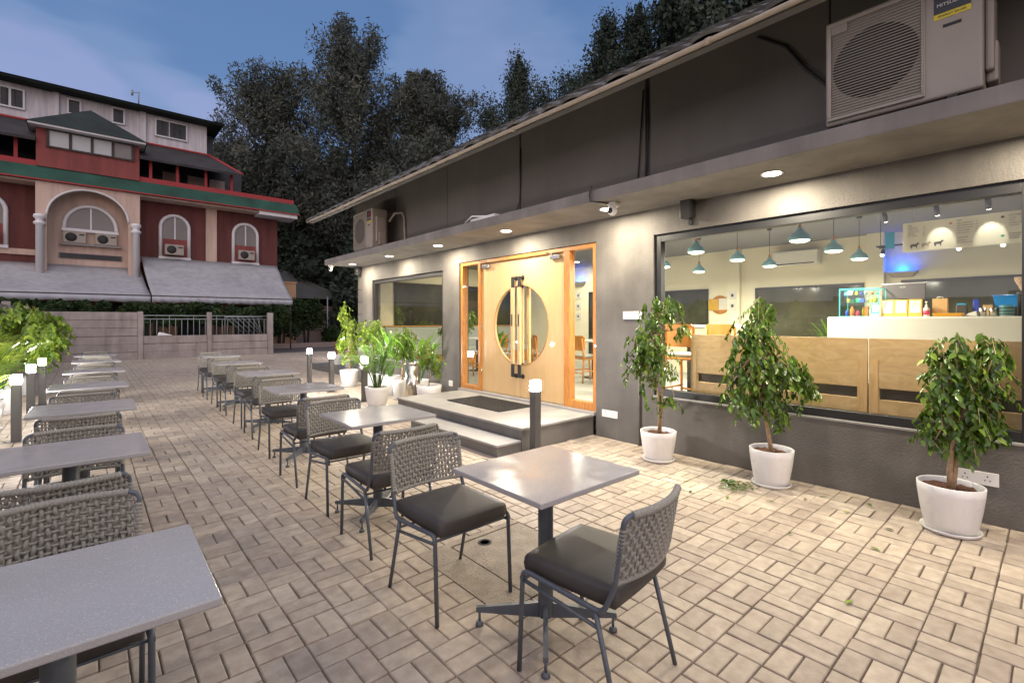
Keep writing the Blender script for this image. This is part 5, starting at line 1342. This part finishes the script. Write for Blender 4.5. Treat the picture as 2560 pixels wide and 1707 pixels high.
b = MB(); arched_slab(-1.74, 1.82, 3.0, 7.49, .0, 1.38, 6.05, 1.28, 29.0, 29.3, b); b.box(-1.74, 29.31, 3.0, -1.5, 29.99, 7.48); b.box(1.58, 29.31, 3.0, 1.82, 29.99, 7.48)
rbb(b, 'arched_porch', 'pink')
b = MB(); b.tube([(0 - 1.39*math.cos(math.pi*k/24), 28.99, 6.05 + 1.29*math.sin(math.pi*k/24)) for k in range(25)], .045, 6); rbb(b, 'arch_trim', 'trim')
b = MB(); b.box(-1.49, 29.86, 3.0, 1.57, 29.99, 7.4); rbb(b, 'porch_back', 'pink')
for x in (-1.60, 1.66):
    b = MB(); b.lathe([(.13, 3.3), (.13, 5.55), (.20, 5.60), (.20, 5.68), (.13, 5.72), (.13, 5.80), (.21, 5.90), (.19, 6.0), (.10, 6.04)], 18, (x, 28.85, 0)); rbb(b, 'column', 'trim')
def arch_window(xc, hw, z0, zs, ht, y, red=None, ac_=None, cross=True):
    f = MB(); pts = [(xc-hw, y, z0), (xc-hw, y, zs)] + [(xc - hw*math.cos(math.pi*k/16), y, zs + ht*math.sin(math.pi*k/16)) for k in range(1, 16)] + [(xc+hw, y, zs), (xc+hw, y, z0)]
    f.tube(pts, .085, 6); f.box(xc-hw-.08, y-.08, z0-.08, xc+hw+.08, y+.08, z0+.05)
    if cross: f.box(xc-.03, y+.0, (red or z0)+.0, xc+.03, y+.05, zs+ht-.03)
    o = rbb(f, 'window', 'trim')
    p = MB(); p.prism(arch_poly(xc, hw, red or z0, zs, ht, y+.03), (0, .03, 0)); p.v = [(a, c-30, d) for a, c, d in p.v]; p.build('pane', 'greypane', o)
    if red: p = MB(); p.box(xc-hw, y+.0, z0, xc+hw, y+.06, red-.002); p.v = [(a, c-30, d) for a, c, d in p.v]; p.build('lower_panel', 'towerred', o)
for xc in (-8.0, -3.30, 3.30, 6.54): arch_window(xc, .60, 4.66, 6.20, .62, 29.92, 5.62)
arch_window(.06, .92, 5.62, 5.75, 1.0, 29.78)
b = MB(); b.box(-1.02, 29.62, 4.90, 1.18, 29.855, 4.99); b.box(-1.05, 29.83, 4.30, 1.2, 29.858, 4.55); rbb(b, 'ac_ledge', 'greypane')
b = MB(); b.box(-1.0, 29.80, 4.32, 1.15, 29.828, 4.53); rbb(b, 'vent_slot', 'darkpane')
b = MB(); b.box(-14, 29.9, -.05, 8.19, 29.99, 3.0); rbb(b, 'ground_floor_wall', 'peach')
for x in (-5.5, -2.6, .6, 3.4, 6.0): b = MB(); b.box(x, 29.84, 0, x+1.5, 29.895, 2.3); rbb(b, 'doorway', 'darkpane')
def small_ac(x, y, z, label):
    t = thing('window_ac_unit', label, 'air conditioner', (x, y, z), group='small outdoor air conditioners on the maroon building')
    b = MB(); b.box(0, 0, 0, .80, .25, .52); b.build('casing', 'acbody', t, .03)
    b = MB(); b.lathe([(0, -.012), (.20, -.012), (.20, -.002)], 24, (.28, 0, .26), axis='y'); b.build('fan', 'acdark', t)
    b = MB(); b.box(.56, -.01, .36, .74, -.001, .42); b.build('badge', 'acdark', t)
small_ac(2.84, 29.52, 4.78, 'small air conditioner in the arched window between bay and pink pilaster'); small_ac(6.12, 29.52, 4.80, 'small air conditioner in the rightmost arched window')
small_ac(-.90, 29.60, 4.995, 'left small air conditioner under the central arch'); small_ac(.20, 29.60, 4.995, 'right small air conditioner under the central arch'); small_ac(-3.7, 29.52, 4.78, 'small air conditioner in the arched window cut by the left edge')
t = thing('roof_antenna', 'thin antenna pole on the ridge of the white top storey', 'antenna', (2.04, 33.4, 13.4))
b = MB(); b.tube([(0, 0, -.1), (0, 0, .62)], .03, 6); b.tube([(-.28, 0, .5), (.05, 0, .58)], .02, 5); b.tube([(-.28, 0, .34), (-.28, 0, .64)], .05, 6); b.build('pole', 'metalgrey', t)
# awnings
def awning(x0, x1, xb0, xb1, zt_, label, pleats):
    t = thing('fabric_awning', label, 'awning', (0, 30, 0), group='grey fabric awnings on the maroon building')
    b = MB(); n = 40; vs = []; rows_ = 8
    for j in range(rows_+1):
        v = j/rows_
        for i in range(n+1):
            u = i/n; xa = x0+(x1-x0)*u; xc = xb0+(xb1-xb0)*u
            sag = -.12*math.sin(math.pi*v) - .025*abs(math.sin(u*math.pi*pleats))*math.sin(math.pi*v)
            vs.append((xa+(xc-xa)*v, -.12 - 3.88*v, zt_ + (2.55-zt_)*v + sag))
    fs = [(j*(n+1)+i, j*(n+1)+i+1, (j+1)*(n+1)+i+1, (j+1)*(n+1)+i) for j in range(rows_) for i in range(n)]
    b.add(vs, fs, 0, True); o = b.build('canopy_fabric', 'fabric', t); sm = o.modifiers.new('thick', 'SOLIDIFY'); sm.thickness = .02
    b = MB(); vs = []
    for i in range(n*3+1):
        u = i/(n*3); x = xb0+(xb1-xb0)*u; vs += [(x, -4.02, 2.53), (x, -4.04+.02*math.sin(i*.9), 2.24 + .035*abs(math.sin(u*math.pi*pleats*1.5)))]
    b.add(vs, [(2*i, 2*i+1, 2*i+3, 2*i+2) for i in range(n*3)], 0, True); o = b.build('valance', 'valance', t); sm = o.modifiers.new('thick', 'SOLIDIFY'); sm.thickness = .01
    b = MB(); b.tube([(xb0, -4.0, 2.535), (xb1, -4.0, 2.535)], .03, 6)
    for x in (xb0+.1, (xb0+xb1)/2, xb1-.1): b.tube([(x, -3.98, 0), (x, -3.98, 2.53)], .035, 6)
    b.build('support_frame', 'darkbark', t)
awning(1.92, 8.15, 2.05, 7.85, 4.62, 'right grey fabric awning below the arched windows', 5)
awning(-9, 1.90, -9, 2.0, 4.02, 'left grey fabric awning below the arched porch', 8)

# ------------------------------------------------------------------ beyond the fence on the right
b = MB(); b.box(7.2, 34.0, -.05, 24, 34.2, 2.48)
tag(b.build('plaster_wall', 'buff'), 'plain buff plastered wall beyond the fence on the right', 'wall')
b = MB(); b.box(8.7, 31, -.05, 9.55, 33, 3.75); b.box(8.66, 30.95, 3.75, 9.6, 33.05, 3.83)
tag(b.build('gate_pillar', 'peach'), 'peach coloured block standing beside the right awning end', 'wall')
t = thing('hip_roof_pavilion', 'low dark grey hipped roof beyond the fence on the right', 'pavilion', (11.4, 35.5, 0))
b = MB(); b.add([(-3.4, -2.2, 2.95), (2.6, -2.2, 2.95), (2.6, 3, 2.95), (-3.4, 3, 2.95), (-1.4, .4, 5.1)], [(0,3,2,1), (0,1,4), (1,2,4), (2,3,4), (3,0,4)]); b.build('roof', 'thatch', t)
b = MB()
for x in (-3, 2.2): b.box(x, -1.9, 0, x+.12, -1.78, 2.94); b.box(x, 2.6, 0, x+.12, 2.72, 2.94)
b.build('post', 'darkbark', t)
b = MB(); b.tube([(11.85, 32, -.05), (11.85, 32, 3.0)], .04, 8); b.lathe([(.05, 3.0), (.07, 3.03), (0, 3.06)], 10, (11.85, 32, 0))
tag(b.build('thin_pole', 'metalgrey'), 'thin pale pole in front of the buff wall', 'pole')
b = MB(); b.box(7.0, 27.8, -.05, 16, 28.1, .22); b.box(7.0, 28.101, -.05, 16, 29, .12)
tag(b.build('garden_kerb', 'buff'), 'low pale kerb of the planting bed beyond the fence', 'kerb')

# ------------------------------------------------------------------ hedge, shrubs and trees
def cards(n, cfn, size, elong, drop, tfn, name, m, parent, rng):
    """mass of small leaf faces"""
    C = cfn(n)
    d = rng.normal(size=(n, 3)); d[:, 2] -= drop; d /= np.linalg.norm(d, axis=1)[:, None]
    w_ = np.cross(d, rng.normal(size=(n, 3))); w_ /= np.linalg.norm(w_, axis=1)[:, None]
    s = size*rng.uniform(.6, 1.3, n)[:, None]
    V = np.empty((n, 4, 3)); V[:, 0] = C - d*s*elong*.5; V[:, 1] = C + w_*s*.5 - d*s*.1*elong; V[:, 2] = C + d*s*elong*.5; V[:, 3] = C - w_*s*.5 - d*s*.1*elong
    me = bpy.data.meshes.new(name); me.vertices.add(n*4); me.vertices.foreach_set('co', V.reshape(-1).astype(np.float32))
    me.loops.add(n*4); me.loops.foreach_set('vertex_index', np.arange(n*4, dtype=np.int32)); me.polygons.add(n)
    me.polygons.foreach_set('loop_start', np.arange(0, n*4, 4, dtype=np.int32)); me.polygons.foreach_set('loop_total', np.full(n, 4, dtype=np.int32))
    me.materials.append(M[m]); me.update(calc_edges=True)
    T = np.repeat(np.clip(tfn(C), 0, 1), 4); a = me.attributes.new('tint', 'FLOAT', 'POINT'); a.data.foreach_set('value', T.astype(np.float32))
    o = bpy.data.objects.new(name, me); COL.objects.link(o); o.parent = parent; return o
def tree(label, x, y, h, hw, seed, kind='wispy', n=15000, m='farleaf', base=.25, group='tall dark trees behind the buildings', cat='tree', size=.098, ngap=1.0, name='tall_tree'):
    rng = np.random.default_rng(seed); t = thing(name, label, cat, (x, y, 0), group=group)
    cl = []
    b = MB(); tr = [(0, 0, -.1)]; 
    for k in range(1, 9): tr.append((rng.normal(0, .015*h*.3), rng.normal(0, .015*h*.3), h*.9*k/8))
    b.tube(tr, [max(.03, .016*h*(1-.85*k/8)) for k in range(9)], 8)
    nb = int(58*(1.45 if kind == 'wispy' else 1.1)); lob = rng.uniform(.72, 1.2, 12)
    for i in range(nb):
        f = base + (1-base)*rng.uniform(0, 1)**.85
        if kind == 'cone': r_ = hw*(1-f)**.65 + .12
        else: q_ = (f-base)/(1-base); r_ = hw*(math.sin(math.pi*min(.93 if kind == 'wispy' else .9, q_*.72+.22)))**.6
        a = rng.uniform(0, 2*math.pi); r_ *= rng.uniform(.72, 1.18)*lob[int(a/(2*math.pi)*4) + 4*int(min(2.99, (f-base)/(1-base)*3))] if kind != 'cone' else rng.uniform(.8, 1.15)
        z0 = h*f*.86; z1 = h*f + (rng.uniform(.0, .08)*h if kind == 'wispy' else -rng.uniform(0, .03)*h); z1 = min(z1, h)
        k0 = min(8, int(z0/(h*.9)*8)); p0 = Vector(tr[k0]); p0.z = z0
        p2 = Vector((math.cos(a)*r_, math.sin(a)*r_, z1)); p1 = p0.lerp(p2, .5) + Vector((0, 0, -.02*h if kind == 'wispy' else .01*h))
        b.tube([p0, p1, p2], [.05, .035, .012], 5, cap=False)
        K = 5 if kind == 'wispy' else 4
        for q in range(K):
            e_ = .38 + .72*q/(K-1) if K > 1 else 1
            c = (p0*(1-e_)**2 + p1*2*e_*(1-e_) + p2*e_*e_) if e_ <= 1 else p2 + (p2-p1)*(e_-1)
            cl.append((c.x, c.y, min(h*1.0, c.z), (.17 + .17*rng.random())*hw*(.75 if kind == 'cone' else .80 if kind == 'wispy' else 1.0), rng.random()))
    if kind == 'cone':
        for q in range(8): cl.append((rng.normal(0, .02*hw), rng.normal(0, .02*hw), h*(1-.012*q), .10+.07*q, rng.random()))
    else:
        for q in range(4): cl.append((rng.normal(0, .45*hw), rng.normal(0, .45*hw), h*(.97-.02*q), .14*hw, rng.random()))
    b.build('trunk', 'darkbark', t)
    cl = np.array(cl); nc = len(cl); idx = {}
    def cf(n_):
        i = rng.integers(0, nc, n_); idx['i'] = i; g_ = rng.normal(size=(n_, 3)); g_ /= np.linalg.norm(g_, axis=1)[:, None]
        rr = rng.uniform(0, 1, n_)**.5
        C = cl[i, :3] + g_*rr[:, None]*cl[i, 3][:, None]*np.array([1, 1, 1.25 if kind != 'wispy' else 1.4])
        C[:, 2] -= np.abs(rng.normal(0, .35, n_))*cl[i, 3]*(1.5 if kind == 'droop' else .8)
        return C
    n = int(n*2.5); cards(n, cf, size, 3.4 if kind == 'wispy' else 1.9, 1.2 if kind == 'droop' else .5, lambda C: cl[idx['i'], 4]*.6 + rng.normal(.2, .10, n), 'crown', m, t, rng)
    return t
tree('broad wispy casuarina rising highest in the middle of the treeline', 14.8, 35.1, 22.4, 4.2, 11, n=24000)
tree('wispy tree directly right of the maroon building', 10.6, 41.2, 20.4, 4.0, 12, n=19000)
tree('wispy tree with open sky gaps leaning over the end of the red roof', 9.4, 43.5, 15.5, 3.6, 13, n=14000, base=.15)
tree('wispy brownish tree right of the highest casuarina', 19.6, 32.0, 19.4, 3.6, 14, n=19000)
tree('narrow wispy tree top between two broad crowns', 19.2, 32.8, 20.6, 1.3, 15, n=10000)
tree('dark pointed tree above the middle of the cafe roof', 24.1, 26.7, 21.2, 3.6, 16, 'cone', 12000, 'farleaf2')
tree('wispy dark tree at the left foot of the treeline above the cafe roof end', 18.0, 30.0, 14.0, 3.8, 17, n=20000, base=.1)
tree('dense dark tree low behind the middle of the cafe roof', 22.0, 26.0, 17.0, 3.6, 18, 'round', 18000, 'farleaf2', .15)
tree('dense dark rounded tree behind the roof', 24.2, 22.6, 18.0, 3.8, 19, 'round', 16000, 'farleaf2', .15)
tree('dense dark tree just left of the pointed conifers', 23.8, 19.4, 17.4, 3.6, 20, 'round', 16000, 'farleaf2', .15)
tree('leftmost of three pointed dark conifers above the cafe roof', 21.2, 16.3, 17.9, 3.3, 21, 'cone', 13000, 'farleaf2', .3)
tree('tallest of three pointed dark conifers above the cafe roof', 22.3, 15.0, 18.5, 3.5, 22, 'cone', 13000, 'farleaf2', .3)
tree('rightmost of three pointed dark conifers above the cafe roof', 23.4, 13.9, 17.8, 3.5, 23, 'cone', 13000, 'farleaf2', .3)
tree('tall tree with drooping branches whose crown leaves the top of the photo', 21.6, 10.9, 20.3, 2.2, 24, 'droop', 15000, 'farleaf2', .40, size=.15)
tree('second drooping tree cut by the top edge above the roof', 23.2, 9.0, 20.6, 2.3, 25, 'droop', 15000, 'farleaf2', .40, size=.15)
tree('dense dark tree behind the roof between conifers and drooping trees', 23.6, 12.2, 15.4, 3.4, 26, 'round', 12000, 'farleaf2', .2)
for i, (x, y, h, hw) in enumerate(((13.0, 39.5, 12.5, 3.2), (17.0, 36.5, 12.0, 3.4), (15.5, 32.5, 9.0, 2.6), (21.0, 31.0, 11.0, 3.2), (12.3, 37.5, 7.5, 2.6), (19.3, 33.8, 8.5, 3.0), (24.5, 29.0, 13.0, 3.4), (16.5, 41, 15.0, 3.6))):
    tree(['dark leafy tree low behind the end of the maroon building', 'dark leafy tree in the shadow below the tallest casuarina', 'dark low tree above the pavilion roof', 'dark understorey tree behind the cafe gutter end', 'small dark tree above the peach block', 'small dark tree behind the far air conditioner', 'dark understorey tree hidden behind the tiled roof', 'dark background tree filling the gap behind the tallest casuarina'][i], x, y, h, hw, 40+i, 'round', 13000, 'farleaf2', .02, size=.22)
def shrub(label, x, y, z0, rx, ry, rz, n, seed, m='hedge', group=None, size=.11, name='shrub', cat='shrub', trunk=0):
    rng = np.random.default_rng(seed); t = thing(name, label, cat, (x, y, 0), group=group)
    b = MB()
    for k in range(4): a = k*1.57+.4; b.tube([(rx*.12*math.cos(a), ry*.1*math.sin(a), -.05), (rx*.25*math.cos(a), ry*.25*math.sin(a), z0+rz*.5), (rx*.5*math.cos(a), ry*.5*math.sin(a), z0+rz)], [.05, .035, .015], 5)
    b.build('trunk', 'darkbark', t)
    nc = 40; cc = rng.uniform(-1, 1, (nc, 3)); tt = rng.random(nc); ii = {}
    def cf(n_):
        i = rng.integers(0, nc, n_); ii['i'] = i; g_ = rng.normal(size=(n_, 3)); g_ /= np.linalg.norm(g_, axis=1)[:, None]
        return cc[i]*np.array([rx, ry, rz])*.82 + g_*np.cbrt(rng.uniform(0, 1, n_))[:, None]*.32*min(rx, rz)*1.6 + np.array([0, 0, z0+rz])
    cards(n, cf, size, 1.8, .3, lambda C: tt[ii['i']]*.6 + rng.normal(.2, .15, n), 'foliage', m, t, rng)
HG = 'dark shrubs of the hedge under the awnings'
for i, x in enumerate((-3.2, -.6, 1.9, 4.1, 6.2)):
    shrub(['hedge shrub under the left awning edge', 'hedge shrub behind the full height fence panel', 'hedge shrub behind the first fence gap', 'hedge shrub behind the middle fence post', 'hedge shrub at the right end of the fence'][i], x, 25.0, 1.30, 1.35, .4, .42, 3800, 60+i, group=HG)
shrub('dark columnar shrub right of the fence end', 8.0, 28.4, .55, .85, .5, 1.0, 3800, 70, group='clipped dark shrubs by the buff wall')
shrub('forked dark shrub in front of the buff wall', 10.0, 30.5, .95, .95, .5, .85, 3800, 71, group='clipped dark shrubs by the buff wall')
shrub('small low plant before the buff wall', 11.6, 30.8, .1, .45, .4, .45, 900, 72, group='clipped dark shrubs by the buff wall')
